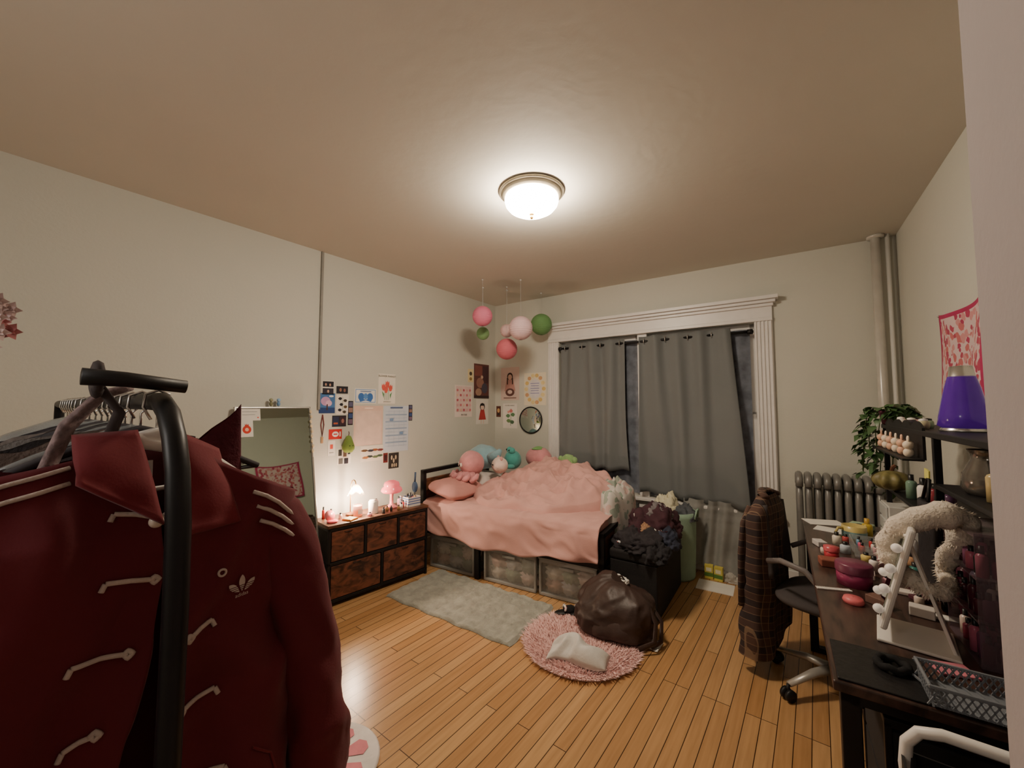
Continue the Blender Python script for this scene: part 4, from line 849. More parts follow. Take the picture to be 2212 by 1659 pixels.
def hp_(q):
    a=q*2*pi
    return (.045*math.sin(a*2+.6)+.05,.098*math.sin(a)+.012*math.sin(3*a),.02*math.cos(2*a)+.105*math.cos(a)+.012*math.sin(2*a))
pts=[hp_(i/60) for i in range(60)]
rs=[.025+.016*fold((i*.35,0,0),1.)+.008*math.cos(2*pi*i/60) for i in range(60)]
hb.tube(pts,rs,12,closed=True)
random.seed(4)
hbt=thing('spa_headband','fluffy cream spa headband draped over the mirror','headband',loc=dk_(.235,.42,.985),rot=(math.radians(8),0,math.radians(-48)))
Mfl=mat('cream_fluff',(222,210,194),.98,var=.08,scale=30,bump=.6,bscale=120,sheen=.3)
make(hb,'band',Mfl,parent=hbt,smooth=True)
f=MB()
for k in range(2600):
    i=random.randrange(60);p=Vector(pts[i]);d=Vector((random.gauss(0,1),random.gauss(0,1),random.gauss(0,1))).normalized()
    q=p+d*rs[i]*.9;e=q+d*.012+Vector((0,0,-.004));s=nrm(d.cross(Vector((.3,.5,.8))))*.0026
    f.add([q-s,q+s,e],[(0,1,2)])
make(f,'fluff',Mfl,parent=hbt,kind='stuff')
gk=thing('mesh_basket','low grey plastic lattice basket at the desk end','basket',loc=dk_(.175,.005,.756),rot=(0,0,DA))
Mgb=mat('grey_lattice',(118,122,128),.5,var=.05)
BD=.115
b=MB();b.bb(0,.30,0,BD,0,.004)
for k in range(24):
    x=.003+k*.0128
    for y in (0,BD):
        for r_ in (.5,-.5): b.box((x,y,.021),(.0028,.0035,.046),Matrix.Rotation(r_,3,'Y'))
for k in range(9):
    y=.005+k*.0131
    for x in (0,.30):
        for r_ in (.5,-.5): b.box((x,y,.021),(.0035,.0028,.046),Matrix.Rotation(r_,3,'X'))
for k in range(14): b.box((.01+k*.021,BD/2,.006),(.004,BD,.004),Matrix.Rotation(.4,3,'Z')) 
make(b,'lattice_body',Mgb,parent=gk)
make(MB().bb(-.006,.306,-.006,.0,.038,.046).bb(-.006,.306,BD,BD+.006,.038,.046).bb(-.006,.0,0,BD,.038,.046).bb(.30,.306,0,BD,.038,.046),'rim',Mgb,parent=gk,bevel=.002)
make(MB().bb(0,.18,0,.20,0,.004),'desk_mat',mat('black_leatherette',(26,25,26),.4,bump=.2),loc=dk_(.01,.01,.751),rot=(0,0,DA),bevel=.002,label='black leatherette mat on the desk end',cat='desk mat')
og=thing('acrylic_organizer','tall clear acrylic makeup organizer on the desk','organizer',loc=dk_(.32,.26,.751),rot=(0,0,DA))
b=MB();
for z in (0,.11,.22,.33): b.bb(0,.14,0,.24,z,z+.004)
for y in (0,.237): b.bb(0,.14,y,y+.003,0,.34)
b.bb(.137,.14,0,.24,0,.34)
make(b,'shelf_body',mat('tinted_acrylic',(120,100,108),.15,alpha=.4,var=.02),parent=og)
random.seed(21)
for z in range(3):
    for k in range(12):
        c=random.choice([(196,104,128),(80,30,44),(222,170,178),(150,56,80),(60,54,60),(206,188,178),(120,70,96)])
        bottle(dk_(.337+.03*(k%2)+.01*random.random(),.285+.036*(k//2),.756+.11*z),.012,.055+.035*random.random(),c,'small cosmetic bottle on acrylic organizer shelf',group='cosmetics in the organizer')
t=thing('glass_kettle','smoky glass vase with flared neck','vase',loc=dk_(.41,.44,1.166))
make(MB().lathe([(.001,0),(.05,0),(.062,.02),(.058,.06),(.04,.10),(.038,.115),(.046,.13)],28),'vase_body',mat('smoky_glass',(120,114,106),.08,metal=.5,var=.3),parent=t,smooth=True)
make(MB().bb(-.002,.002,-.025,.025,0,.035),'price_card',mat('card_yellow',(214,210,110),.6),loc=dk_(.325,.66,1.17),rot=(.1,0,DA),label='small yellow paper card on the shelf edge',cat='paper card')
sq=thing('ornamental_gourd','green and orange striped squash on the desk','squash',loc=dk_(.33,1.24,1.036))
make(MB().grid(lambda u,v:((.07*math.sin(pi*v)*(1+.08*math.cos(2*pi*u*9)))*math.cos(2*pi*u),(.07*math.sin(pi*v)*(1+.08*math.cos(2*pi*u*9)))*math.sin(2*pi*u),.045-.045*math.cos(pi*v)),54,14,cu=True),'body',mat('gourd_skin',(116,108,66),.5,var=.5,scale=22),parent=sq,smooth=True)
make(MB().tube([(0,0,.085),(.005,0,.105),(.015,0,.115)],.008,6),'stem',Mrust,parent=sq)
t=thing('drawer_box','small white plastic drawer unit on the desk','drawer unit',loc=dk_(.40,1.37,.751),rot=(0,0,DA))
make(MB().bb(-.08,.08,-.09,.09,0,.20),'unit_body',mat('translucent_white',(206,204,198),.35),parent=t,bevel=.004)
for z in (.01,.075,.14): make(MB().bb(-.088,-.08,-.08,.08,z,z+.055),'drawer',mat('drawer_grey',(186,188,186),.3),parent=t,bevel=.004)
desk_b=[(.24,1.52,.05,.03,(120,150,80)),(.36,1.12,.14,.022,(236,232,226)),(.42,1.16,.10,.024,(150,120,90)),(.40,1.05,.11,.02,(90,120,160)),(.34,1.03,.07,.018,(206,160,120)),(.38,.97,.10,.02,(180,40,60)),(.44,.92,.16,.025,(60,54,60)),(.38,.88,.12,.02,(210,170,190)),(.33,.92,.06,.018,(60,120,110)),(.30,1.00,.05,.02,(226,220,210)),(.44,.82,.13,.022,(120,60,80)),(.36,.80,.07,.02,(214,190,160)),(.31,.84,.05,.016,(190,60,80)),(.45,.74,.15,.02,(170,160,190)),(.40,.74,.09,.018,(236,200,206)),(.20,1.03,.04,.018,(226,200,120)),(.27,.93,.04,.015,(210,80,90)),(.24,.82,.035,.014,(150,150,160)),(.21,.92,.06,.016,(236,226,220)),(.25,1.02,.07,.017,(200,150,160)),(.14,1.12,.05,.02,(180,190,200)),(.12,1.24,.06,.018,(226,214,196)),(.22,.74,.05,.014,(226,160,170)),(.19,.66,.03,.016,(90,40,60)),(.28,.62,.045,.013,(206,190,180)),(.06,1.06,.035,.016,(214,200,190)),(.16,1.30,.04,.014,(190,80,80))]
for k,(x,y,h,r,c) in enumerate(desk_b): bottle(dk_(x,y),r,h,c,'toiletry bottle standing on the desk',group='toiletries along the desk')
for k in range(7): bottle(dk_(.36+.05*(k%2),.72+.085*k if k<6 else .68,1.036),.018,.07+.05*((k*37)%5)/5,[(220,180,150),(90,60,90),(226,220,210),(150,60,70),(110,140,120),(60,60,70),(214,150,160)][k],'jar standing on the hutch middle shelf',group='jars on the hutch shelf')
for k in range(5): bottle(dk_(.38+.04*(k%2),.08+.06*k,1.166),.016,.07+.03*(k%3),[(200,150,160),(70,50,60),(220,210,200),(140,90,120),(190,170,120)][k],'perfume bottle on the hutch shelf',group='perfume bottles on the hutch')
for k,(x,y,c) in enumerate(((.26,.72,(226,216,206)),(.30,.68,(90,50,60)),(.33,.74,(222,150,160)),(.18,.83,(214,196,190)),(.05,1.18,(206,200,196)),(.17,.56,(120,90,80)),(.27,.54,(214,206,200)))):
    make(MB().bb(-.03,.03,-.02,.02,0,.012+.003*k),'makeup_palette',mat('palette_%d'%k,c,.4),loc=dk_(x,y),rot=(0,0,.5*k),bevel=.003,label='small flat makeup palette on the desk',cat='makeup',group='palettes on the desk')
hbg=thing('tote_bag','black tote bag hanging from the hutch post','bag',loc=dk_(.315,.60,.78),rot=(0,0,DA))
make(MB().grid(lambda u,v:(-.02*math.sin(pi*u),-.07+.14*u+.01*math.sin(v*5),.03+.30*v),14,14),'bag_panel',mat('black_nylon',(30,28,32),.7,bump=.3),parent=hbg,smooth=True,solid=.02)
make(MB().tube([(-.01,-.03,.33),(.0,-.01,.40),(.0,.01,.40),(-.01,.03,.33)],.005,6),'handle',Mblkp,parent=hbg,smooth=True)

ct=thing('utility_cart','black utility cart with curved white handle rail','cart',loc=(.10,1.0,0))
for z in (.18,.42,.64):
    b=MB().bb(.016,.364,-.004,.204,z,z+.012).bb(.016,.364,-.004,.0,z+.010,z+.06).bb(.016,.364,.20,.204,z+.010,z+.06).bb(.016,.02,0,.2,z+.010,z+.06).bb(.36,.364,0,.2,z+.010,z+.06)
    make(b,'shelf_tray',Mblkp,parent=ct)
for x in(.03,.35):
    for y in (.01,.19): make(MB().cyl((x,y,.04),(x,y,.70),.009,n=10),'post',Mblk,parent=ct,smooth=True)
for x in(.03,.35):
    for y in (.01,.19): make(MB().cyl((x-.01,y,.022),(x+.01,y,.022),.022),'caster',Mblkp,parent=ct,smooth=True)
b=MB().tube([(.03,.19,.56),(.022,.19,.68),(.026,.19,.725),(.045,.19,.752),(.08,.19,.762),(.25,.19,.762),(.33,.19,.75),(.35,.19,.70)],.011,12)
make(b,'handle_rail',Mwhite,parent=ct,smooth=True)

# ---------------------------------------------------------------- office chair
CR=math.radians(-14)
CL=(.03,2.62,0)
ch=thing('office_chair','grey office chair with chrome five star base','office chair',loc=CL,rot=(0,0,CR))
Mgp=mat('warm_grey_plastic',(104,98,97),.45);Mseat=mat('dark_grey_mesh',(64,58,58),.85)
for k in range(5):
    a=2*pi*k/5+math.radians(170)
    b=MB().tube([(0,0,.115),(.12*math.cos(a),.12*math.sin(a),.11),(.27*math.cos(a),.27*math.sin(a),.075)],[.028,.024,.016],10,flat=.7)
    make(b,'base_leg',mat('satin_aluminium',(170,165,158),.35,.4),parent=ch,smooth=True)
    c=MB();px,py=.275*math.cos(a),.275*math.sin(a)
    for s in (-1,1):
        q=Vector((-math.sin(a)*.016*s,math.cos(a)*.016*s,0));c.cyl(Vector((px,py,.028))+q*.4,Vector((px,py,.028))+q*1.4,.028,n=18)
    c.cyl((px,py,.03),(px,py,.075),.008,n=8)
    make(c,'caster',Mblkp,parent=ch,smooth=True)
make(MB().cyl((0,0,.1),(0,0,.40),.025,n=16).cyl((0,0,.39),(0,0,.42),.09,.10,n=16),'gas_column',Mblk,parent=ch,smooth=True)
pil=MB().grid(lambda u,v:tuple((lambda c,s,t:(math.copysign(abs(c)**.6,c)*.22*math.sin(t)**.4,math.copysign(abs(s)**.6,s)*.225*math.sin(t)**.4,.45+.035*math.cos(t)))(math.cos(2*pi*u),math.sin(2*pi*u),pi*v)),36,14,cu=True)
make(pil,'seat',Mseat,parent=ch,smooth=True)
make(MB().grid(lambda u,v:(-.235-.03*v+.02*(2*u-1)**2,(-.15+.30*u)*(1-.15*v),.52+.37*v),16,12),'backrest',Mseat,parent=ch,smooth=True,solid=.025)
make(MB().tube([(-.12,0,.41),(-.24,0,.42),(-.275,0,.5),(-.275,0,.66)],.018,8,flat=.6),'back_support',Mgp,parent=ch,smooth=True)
for s in (-1,1):
    make(MB().tube([(.03,s*.22,.42),(.05,s*.275,.46),(.04,s*.285,.58),(-.03,s*.28,.65),(-.14,s*.25,.66),(-.22,s*.18,.62)],.014,10,flat=.7),'armrest',Mgp,parent=ch,smooth=True)
Mpl=plaid()
ps=thing('plaid_shirt','brown plaid flannel shirt draped over the chair back','shirt',loc=CL,rot=(0,0,CR))
def shirt(u,v):
    a=2*pi*u;cx,cy=math.cos(a),math.sin(a)
    k=1-.45*max(0,1-v/.12)**1.5
    w=(.175+.045*v)*k;d=(.050+.035*v)*k
    y=math.copysign(abs(cy)**.7,cy)*w;x=-.275-.035*v+math.copysign(abs(cx)**.7,cx)*d
    zb=.16+.05*math.sin(y*9)
    z=.935-.02*(y/.2)**2-(.935-zb)*v
    x+=(.020*math.sin(y*48+v*2)+.03*fold((y*7,z*3,2))+.012*ss(rid(y,z,.2,12,4,3)))*min(1,v*3)*(1 if cx<0 else .3)
    y+=.03*v*math.sin(z*5)+.010*math.sin(z*22+cx*2)*v
    return (x,y,z)
make(MB().grid(shirt,90,50,cu=True),'shirt_body',Mpl,parent=ps,smooth=True)
make(MB().tube([(-.315,-.12,.87),(-.34,-.14,.78),(-.355,-.15,.62),(-.36,-.15,.46),(-.36,-.15,.34)],[.035,.040,.038,.036,.038],14,flat=.5),'sleeve',Mpl,parent=ps,smooth=True)
make(MB().tube([(-.25,-.09,.925),(-.285,-.05,.945),(-.295,.0,.95),(-.285,.05,.945),(-.25,.09,.925)],.022,10,flat=.6),'collar',Mpl,parent=ps,smooth=True)

# ---------------------------------------------------------------- clothes rack
ry=.165
rk=thing('clothes_rack','black metal tube clothing rack full of garments','clothes rack',loc=(0,0,0))
arc=[(-2.3,ry,1.43),(-1.5,ry,1.43),(-.92,ry,1.43),(-.82,ry,1.428),(-.775,ry,1.41),(-.74,ry,1.375),(-.715,ry,1.33),(-.70,ry,1.26),(-.695,ry,1.15),(-.70,ry,.7),(-.705,ry,.06)]
make(MB().tube(arc,[.014,.014,.0145,.0145,.0145,.0145,.0145,.0145,.0145,.0145,.0145],18),'frame_tube',Mblk,parent=rk,smooth=True)
make(MB().cyl((-2.3,ry,.06),(-2.3,ry,1.43),.014),'frame_post',Mblk,parent=rk,smooth=True)
for x in (-.705,-2.3): make(MB().cyl((x,ry-.2,.05),(x,ry+.2,.05),.016).cyl((x,ry-.18,.0),(x,ry-.18,.05),.014).cyl((x,ry+.18,0),(x,ry+.18,.05),.014),'foot_bar',Mblk,parent=rk,smooth=True)
make(MB().tube([(-.80,.075,1.462),(-.80,.12,1.460),(-.80,.19,1.452)],[.012,.011,.010],12),'cross_bar',Mblkp,parent=rk,smooth=True)
t=thing('rolled_strap','rolled dark canvas strap resting on the rack bar','strap',loc=(-.84,.095,1.462))
make(MB().tube([(.012*math.cos(a)*(1+a*.08),.0,.010*math.sin(a)*(1+a*.08)) for a in [i*.5 for i in range(24)]],.007,8,flat=1.6),'webbing',mat('strap_black',(64,56,56),.8),parent=t,smooth=True)
make(MB().tube([(.01,0,-.01),(-.03,.03,-.05),(-.05,.02,-.10)],.008,8,flat=.5),'strap_end',_mc['strap_black'],parent=t,smooth=True)

def hanger(x,y,z,m,label,w=.19):
    t=thing('clothes_hanger',label,'hanger',loc=(x,y,z),group='hangers on the clothes rack')
    b=MB().tube([(0,-.008,-.03),(0,-.018,-.01),(0,-.016,.010),(0,0,.017),(0,.014,.010),(0,.014,-.006),(0,0,-.022),(0,0,-.055)],.0022,6)
    make(b,'hook',Mchrome,parent=t,smooth=True)
    b=MB().tube([(0,-w,-.135),(0,-w*.6,-.095),(0,-.03,-.06),(0,0,-.052),(0,.03,-.06),(0,w*.6,-.095),(0,w,-.135)],[.006,.007,.009,.010,.009,.007,.006],8)
    b.tube([(0,-w,-.135),(0,0,-.14),(0,w,-.135)],.004,6)
    make(b,'shoulder_bar',m,parent=t,smooth=True)
    return t
Mclr=mat('clear_hanger_plastic',(168,174,176),.1,alpha=.45,var=.05)
Mdkh=mat('dark_hanger_velvet',(58,54,58),.8,var=.1)
def garment(x,W0,W1,zt,sl,zh,m,label,d=.03,seed=0,cat='garment',name='hanging_garment',pk=0):
    cy=ry
    def fn(u,v):
        a=2*pi*u;c=math.cos(a);s=math.sin(a)
        yy=(W1 if c>0 else W0)*math.copysign(abs(c)**.8,c)
        ztop=zt-sl*abs(yy)+pk*max(0,yy)**2*8+.012*fold((yy*20,seed,0))
        z=ztop+(zh-ztop)*v
        dd=d*(.25+.75*min(1,v*4))*math.copysign(abs(s)**.8,s)
        dd+=.014*fold((yy*18,z*2.2,seed))*min(1,v*3)
        return (x+dd,cy+yy*(1+.12*v),z)
    b=MB().grid(fn,70,26,cu=True)
    return make(b,name,m,smooth=True,label=label,cat=cat)
gl=[(-.955,.22,.155,1.375,.10,.74,(86,26,40),'burgundy wool coat hanging on the rack','coat',.52),
    (-1.03,.2,.12,1.41,.36,.8,(78,72,74),'charcoal grey knit cardigan on the rack','cardigan',0),
    (-1.09,.2,.12,1.42,.30,.7,(118,104,98),'taupe lace trimmed cardigan on the rack','cardigan',0),
    (-1.15,.2,.13,1.42,.28,.8,(46,42,44),'black blouse hanging on the rack','blouse',0),
    (-1.21,.2,.13,1.42,.30,.7,(128,124,122),'pale grey striped shirt on the rack','shirt',0),
    (-1.28,.2,.13,1.42,.32,.7,(56,52,58),'black denim jacket on the rack','jacket',0),
    (-1.36,.2,.14,1.42,.34,.8,(92,90,94),'grey wool sweater on the rack','sweater',0),
    (-1.45,.2,.14,1.42,.36,.7,(90,76,70),'brown corduroy jacket on the rack','jacket',0),
    (-1.55,.2,.14,1.42,.36,.8,(132,124,120),'cream blouse hanging on the rack','blouse',0),
    (-1.66,.2,.14,1.42,.36,.7,(54,50,56),'black dress hanging on the rack','dress',0)]
for i,g in enumerate(gl):
    m=mat('cloth_%d'%i,g[6],.92,var=.22,scale=26,bump=.3,bscale=120)
    garment(g[0],g[1],g[2],g[3]-.035,g[4],g[5],m,g[7],seed=i*3.1,cat=g[8],name=g[8],pk=g[9])
    hanger(g[0],ry,1.43,Mclr if i%2 else Mdkh,'clear plastic hanger on the rack' if i%2 else 'dark velvet hanger on the rack')
for k in range(6): hanger(-1.74-.06*k,ry,1.43,Mclr,'empty clear plastic hanger on the rack')
make(MB().tube([(-.90,.14,1.452),(-.92,.11,1.44),(-.92,.075,1.39),(-.92,.055,1.32),(-.92,.03,1.24),(-.92,.02,1.1)],[.012,.016,.019,.018,.018,.018],10,flat=.5),'lace_scarf',mat('lace_taupe',(132,114,114),.9,var=.4,scale=80,bump=.6),smooth=True,label='taupe lace scarf looped over the rack bar',cat='scarf')

# --- red jacket
jk=thing('track_jacket','dark red jacket with cream toggle fastenings and stripes','jacket',loc=(-.85,.19,0))
Mred=mat('dark_red_wool',(96,18,29),.85,var=.08,scale=6,bump=.06,bscale=260,sheen=.08)
Mred2=mat('dark_red_collar',(112,26,35),.85,var=.08,scale=6,bump=.06,bscale=260,sheen=.08)
Mlin=mat('dark_lining',(78,20,30),.8)
Mcream=mat('cream_cord',(196,180,170),.8,var=.06,scale=40,bump=.3,bscale=200)
WL,WR,ZH=.25,.185,.64
def ztop(x): return 1.372+(-.22*abs(x) if x<0 else -.62*x)
def dep(x,z):
    W=WL if x<0 else WR
    q=max(0,1-(x/(W*1.02))**2)
    low=max(0,min(1,(1.36-z)/.12))
    d=.012+.055*q**.5*low
    d+=.024*fold((x*9,z*2.2,1.3),1.)*low+.020*ss(rid(x,z,.30,8,3.2,4))*low-.008*low
    d+=.013*ss(rid(x,z,-.55,9,6,9))*low
    d+=.014*math.sin(x*38+z*4)*low*min(1,max(0,(1.2-z)/.4))
    return d
def lerp(tbl,z):
    for (a,b_),(c,d) in zip(tbl,tbl[1:]):
        if a>=z>=c: return b_+(d-b_)*(a-z)/(a-c)
    return tbl[0][1] if z>tbl[0][0] else tbl[-1][1]
TL=[(1.40,-.11),(1.35,-.09),(1.255,-.026),(1.16,-.020),(1.07,-.030),(.96,-.055),(.75,-.09),(.6,-.11)]
TR=[(1.40,.04),(1.35,.03),(1.255,-.018),(1.07,.000),(.9,-.004),(.6,-.01)]
def pl_(u,v):
    xs=-WL+(WL-.10)*u;z=ztop(xs)+(ZH-ztop(xs))*v;x=-WL*(1+.06*v)+(lerp(TL,z)+WL*(1+.06*v))*u
    return (dep(x,z),x,z)
def pr_(u,v):
    xs=.04+(WR-.04)*(1-u);z=ztop(xs)+(ZH-ztop(xs))*v;W=WR*(1+.05*v);x=W+(lerp(TR,z)-W)*u
    return (dep(x,z),x,z)
make(MB().grid(pl_,66,100),'front_panel',Mred,parent=jk,smooth=True,solid=.005)
make(MB().grid(pr_,56,100),'front_panel',Mred,parent=jk,smooth=True,solid=.005)
make(MB().grid(lambda u,v:(lambda x:(-.015-.012*math.sin(pi*u)+.012*fold((x*10,v*3,7)),x*(1+.05*v),ztop(x)-.012+(ZH-ztop(x))*v))(-WL+(WL+WR)*u),40,30),'back_panel',[Mlin],parent=jk,smooth=True,solid=.005)
make(MB().grid(lambda u,v:(lambda z:(-.02+(.035)*u,WR*(1+.05*v)+.008*math.sin(pi*u),z))(ztop(WR)+(ZH-ztop(WR))*v),6,30),'side_seam',Mred,parent=jk,smooth=True)
def sleeve(pts,rs,sd):
    P=[Vector(p) for p in pts];b=MB();n=40;M_=70
    def cr(t):
        t=t*(len(P)-1);i=min(len(P)-2,int(t));f=t-i;p0=P[max(0,i-1)];p1=P[i];p2=P[i+1];p3=P[min(len(P)-1,i+2)]
        v=.5*((2*p1)+(p2-p0)*f+(2*p0-5*p1+4*p2-p3)*f*f+(3*p1-p0-3*p2+p3)*f**3);return v,rs[i]+(rs[i+1]-rs[i])*f
    def fn(u,v):
        c,r=cr(v);a=2*pi*u;k=.96+.16*fold((math.cos(a)*1.2,math.sin(a)*1.2+c.z*6,sd),1.2)+.13*ss(rid(math.cos(a)*.12,c.z,.5,7,9,sd+4))+.10*ss(rid(math.cos(a)*.10,c.z,-.6,8,14,sd+8))
        return (c.x+r*.8*k*math.cos(a),c.y+r*k*math.sin(a),c.z+.3*r*math.sin(a)*(-1 if v<.15 else 0)*(1-v/.15 if v<.15 else 0))
    b.grid(fn,n,M_,cu=True);make(b,'sleeve',Mred,parent=jk,smooth=True);return fn
sf=sleeve([(.0,.105,1.285),(.005,.14,1.235),(.012,.178,1.14),(.02,.203,1.02),(.03,.222,.90),(.04,.232,.78),(.045,.23,.68),(.045,.228,.63)],[.028,.050,.056,.056,.055,.055,.052,.042],1)
sleeve([(.0,-.19,1.315),(.005,-.235,1.26),(.012,-.27,1.12),(.02,-.29,.96),(.03,-.30,.8),(.03,-.30,.66)],[.03,.055,.058,.056,.054,.045],5)
def patch(name,c,bulge,m,nu=14,nv=14):
    c=[Vector(q) for q in c]
    def fn(u,v):
        p=c[0]*(1-u)*(1-v)+c[1]*u*(1-v)+c[2]*u*v+c[3]*(1-u)*v
        p.x+=bulge*math.sin(pi*u)**.6*math.sin(pi*min(1,v+.1))+.006*fold((p.y*25,p.z*25,3));return p
    return make(MB().grid(fn,nu,nv),name,m,parent=jk,smooth=True,solid=.006)
patch('collar',[(-.0,-.115,1.378),(.02,-.050,1.384),(.088,-.028,1.25),(.070,-.115,1.318)],.016,Mred2)
patch('collar',[(.02,.005,1.376),(.0,.06,1.345),(.062,.080,1.225),(.085,.0,1.225)],.016,Mred2)
make(MB().grid(lambda u,v:(-.025-.02*math.sin(pi*u),-.11+.165*u,1.30+.05*v),16,6),'collar',Mred2,parent=jk,smooth=True,solid=.006,label='standing back collar with dark red facing')
make(MB().grid(lambda u,v:(.0+.002*math.sin(v*3),.0-.040+.014*u,1.335-.06*v),3,6),'neck_tag',Mpaper,parent=jk,solid=.001)
def ontop(x,z,o=.006): return (dep(x,z)+o,x,z)
def cord(name,pts,r=.0034,m=Mcream):
    P=[]
    for (a,c),(e,f) in zip(pts,pts[1:]):
        for k in range(6): q=k/6;P.append(ontop(a+(e-a)*q,c+(f-c)*q))
    P.append(ontop(*pts[-1]));return make(MB().tube(P,r,8),name,m,parent=jk,smooth=True)
tg=[((-.075,1.268),(-.03,1.256)),((-.018,1.258),(.038,1.250)),((-.082,1.178),(-.030,1.166)),((.010,1.070),(.042,1.080)),((-.110,1.082),(-.055,1.072)),((.006,.958),(.050,.972)),((-.112,.974),(-.084,.982)),((.006,.846),(.062,.852))]
for i,(p,q) in enumerate(tg):
    sg_=1 if i in(1,3,5,7) else -1
    cord('toggle',[p,((p[0]+q[0])/2,(p[1]+q[1])/2+.002),q])
    e=q if sg_<0 else p
    cord('toggle_knot',[(e[0]-.005,e[1]),(e[0],e[1]+.005),(e[0]+.005,e[1]),(e[0],e[1]-.005),(e[0]-.003,e[1])],.0034)
    cord('toggle_end',[(p if sg_<0 else q),((p if sg_<0 else q)[0]+.004*sg_,(p if sg_<0 else q)[1]-.010)],.0034)
pb_=ontop(-.033,1.252,.012);make(MB().ball(pb_,.009,14),'pearl_button',mat('pearl',(222,206,190),.25),parent=jk,smooth=True)
rg=[ontop(.052+.0052*math.cos(a),1.152+.0052*math.sin(a),.007) for a in [2*pi*i/16 for i in range(16)]]
make(MB().tube(rg,.0018,6,closed=True),'snap_ring',Mcream,parent=jk,smooth=True)
lg=MB();X0,Z0_=.084,1.116;KS=.9
def sp(x,z): return Vector(ontop(x,z,0))
_c=sp(X0,Z0_);_tx=(sp(X0+.018,Z0_)-sp(X0-.018,Z0_)).normalized();_tz=(sp(X0,Z0_+.018)-sp(X0,Z0_-.018)).normalized();_n=_tx.cross(_tz).normalized()
if _n.x<0:_n=-_n
def lp(x,z):
    p=_c+_tx*x*KS+_tz*z*KS+_n*.0085;return tuple(p)
def petal(ang,L_,W_):
    N=16;pts=[]
    for i in range(N+1):
        t=i/N;w=W_*math.sin(pi*t)**.8*(.55+.45*t);pts.append((w,t*L_))
    full=[(w,l) for w,l in pts]+[(-w,l) for w,l in reversed(pts)]
    return [(w*math.cos(ang)+l*math.sin(ang),-w*math.sin(ang)+l*math.cos(ang)) for w,l in full]
def clipz(poly,z0,z1):
    def cl(P,f,inter):
        out=[]
        for a,c in zip(P,P[1:]+P[:1]):
            ia,ic=f(a),f(c)
            if ia: out.append(a)
            if ia!=ic: out.append(inter(a,c))
        return out
    def at(z): return lambda a,c:(a[0]+(c[0]-a[0])*(z-a[1])/((c[1]-a[1]) or 1e-9),z)
    P=cl(poly,lambda p:p[1]>=z0,at(z0))
    if P:P=cl(P,lambda p:p[1]<=z1,at(z1))
    return P
for ang,dx,L_ in ((0,0,.030),(-.80,-.0045,.0255),(.80,.0045,.0255)):
    pe=[(x+dx,z-.009) for x,z in petal(ang,L_,.0068)]
    for z0,z1 in ((-.02,-.0058),(-.0044,-.0024),(-.0010,.0010),(.0024,.04)):
        P=clipz(pe,z0,z1)
        if len(P)>=3: lg.add([lp(x,z) for x,z in P],[tuple(range(len(P)))])
lgo=make(lg,'trefoil_logo',Mcream,parent=jk,label='embroidered cream trefoil emblem')
tx=textmesh('adidas',.0085,Mcream,jk,0,0,0,name='logo_text')
_p=Vector(lp(0,-.0150));_b=_n.cross(_tx)
tx.matrix_local=Matrix(((_tx.x,_b.x,_n.x,_p.x),(_tx.y,_b.y,_n.y,_p.y),(_tx.z,_b.z,_n.z,_p.z),(0,0,0,1)))
for k in range(3):
    z0=-.026*k
    make(MB().tube([(.062,.098+.006*k,1.272+z0),(.065,.118+.006*k,1.262+z0),(.063,.140+.006*k,1.246+z0),(.052,.165+.007*k,1.222+z0),(.036,.188+.007*k,1.190+z0)],.0034,6),'sleeve_stripe',Mcream,parent=jk,smooth=True)
for k in range(2): cord('shoulder_stripe',[(-.24,1.300-.02*k),(-.17,1.322-.02*k),(-.118,1.336-.02*k)],.0030)
cord('pocket_seam',[(.10,.86),(.13,.83),(.14,.78),(.135,.70)],.002,Mred2)
cord('pocket_seam',[(-.20,.98),(-.17,.985),(-.145,.98),(-.14,.90)],.002,Mred2)
hj=hanger(-.84,ry+.0,1.43,Mwhite,'white plastic hanger holding the red jacket',.12)
make(MB().tube([(0,-.06,-.075),(0,-.02,-.062),(0,.03,-.075)],.013,10),'neck_bar',Mwhite,parent=hj,smooth=True)

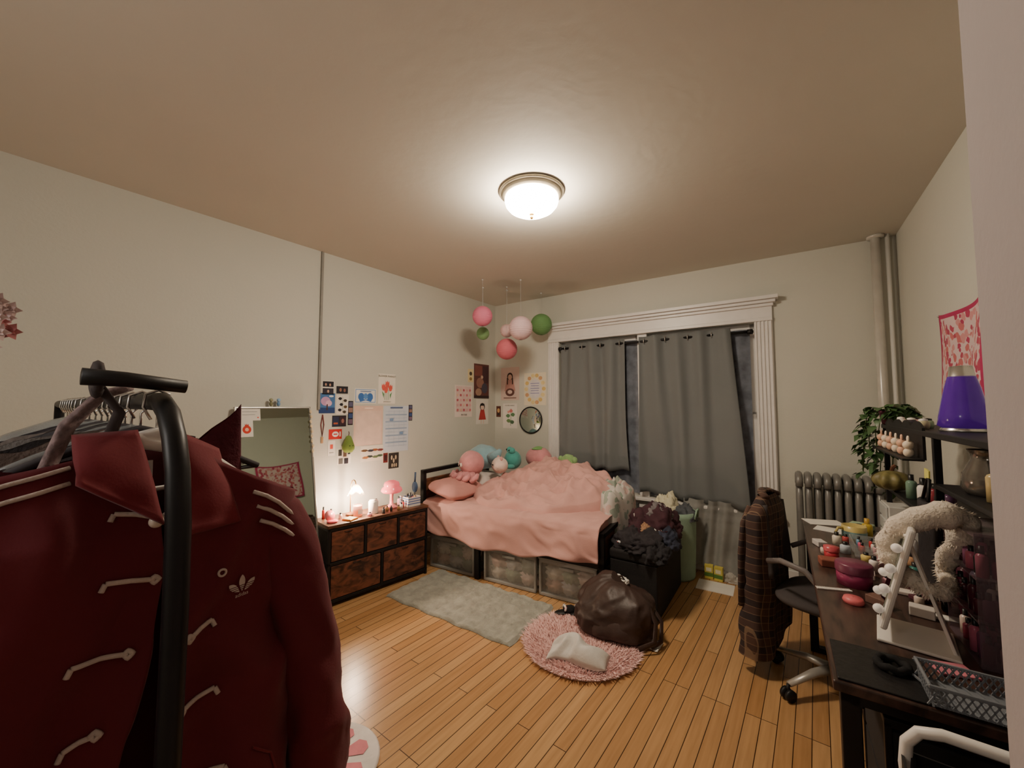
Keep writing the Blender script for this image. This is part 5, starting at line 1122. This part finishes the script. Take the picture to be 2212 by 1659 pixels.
fw=thing('flower_garland','artificial pink white flower bunch with dark leaves','flowers',loc=(-1.22,-.02,1.49))
random.seed(31)
for k in range(26):
    x,y,z=random.uniform(-.04,.04),random.uniform(-.05,.036),.035+.0045*k
    b=MB();o1=random.uniform(-.5,.5);o2=random.uniform(-.4,.4)
    for ring in range(3):
        for j in range(6):
            a=j*1.047+ring*.5;rr_=1-.28*ring
            d=Vector((.25+.55*ring+.3*o1*math.cos(a),math.cos(a)+o2*.3,math.sin(a)));leafmesh(b,(x,y,z),d,.019*rr_,-.15,upv=(1,.3,.2))
    make(b,'blossom',mat('silk_petals' if k%4 else 'silk_petals_pink',(214,190,186) if k%4 else (186,120,120),.8,var=.15),parent=fw,smooth=True)
b=MB()
for k in range(26):
    a=random.random()*6.3;leafmesh(b,(random.uniform(-.04,.04),random.uniform(-.04,.03),random.uniform(-.06,.01)),Vector((.5,math.cos(a),math.sin(a)*.6)),.034,upv=(1,0,.3))
make(b,'leaves',mat('dark_silk_leaf',(50,70,60),.6),parent=fw,smooth=True,kind='stuff')
make(MB().tube([(0,0,-.06),(.0,.0,.05),(-.02,.0,.13)],.003,5),'stem',_mc['dark_silk_leaf'],parent=fw)

# ---------------------------------------------------------------- unseen fill light added behind camera to lift ceiling and near wall + world
hl=bpy.data.lights.new('fill_light','POINT');hl.energy=9;hl.shadow_soft_size=.16;hl.color=(1,.93,.88)
ho=bpy.data.objects.new('fill_light',hl);SC.objects.link(ho);ho.location=(-1.0,-.75,1.75)
wd=bpy.data.worlds.new('w');bpy.context.scene.world=wd;wd.use_nodes=True
wd.node_tree.nodes['Background'].inputs[0].default_value=(.02,.025,.04,1);wd.node_tree.nodes['Background'].inputs[1].default_value=.3

cam=bpy.data.cameras.new('camera');cam.sensor_width=36;cam.lens=36*860/2212;cam.clip_start=.02
co=bpy.data.objects.new('camera',cam);SC.objects.link(co);co.location=(0,0,1.42);co.rotation_euler=(math.radians(93.3),0,math.radians(37.3))
bpy.context.scene.camera=co
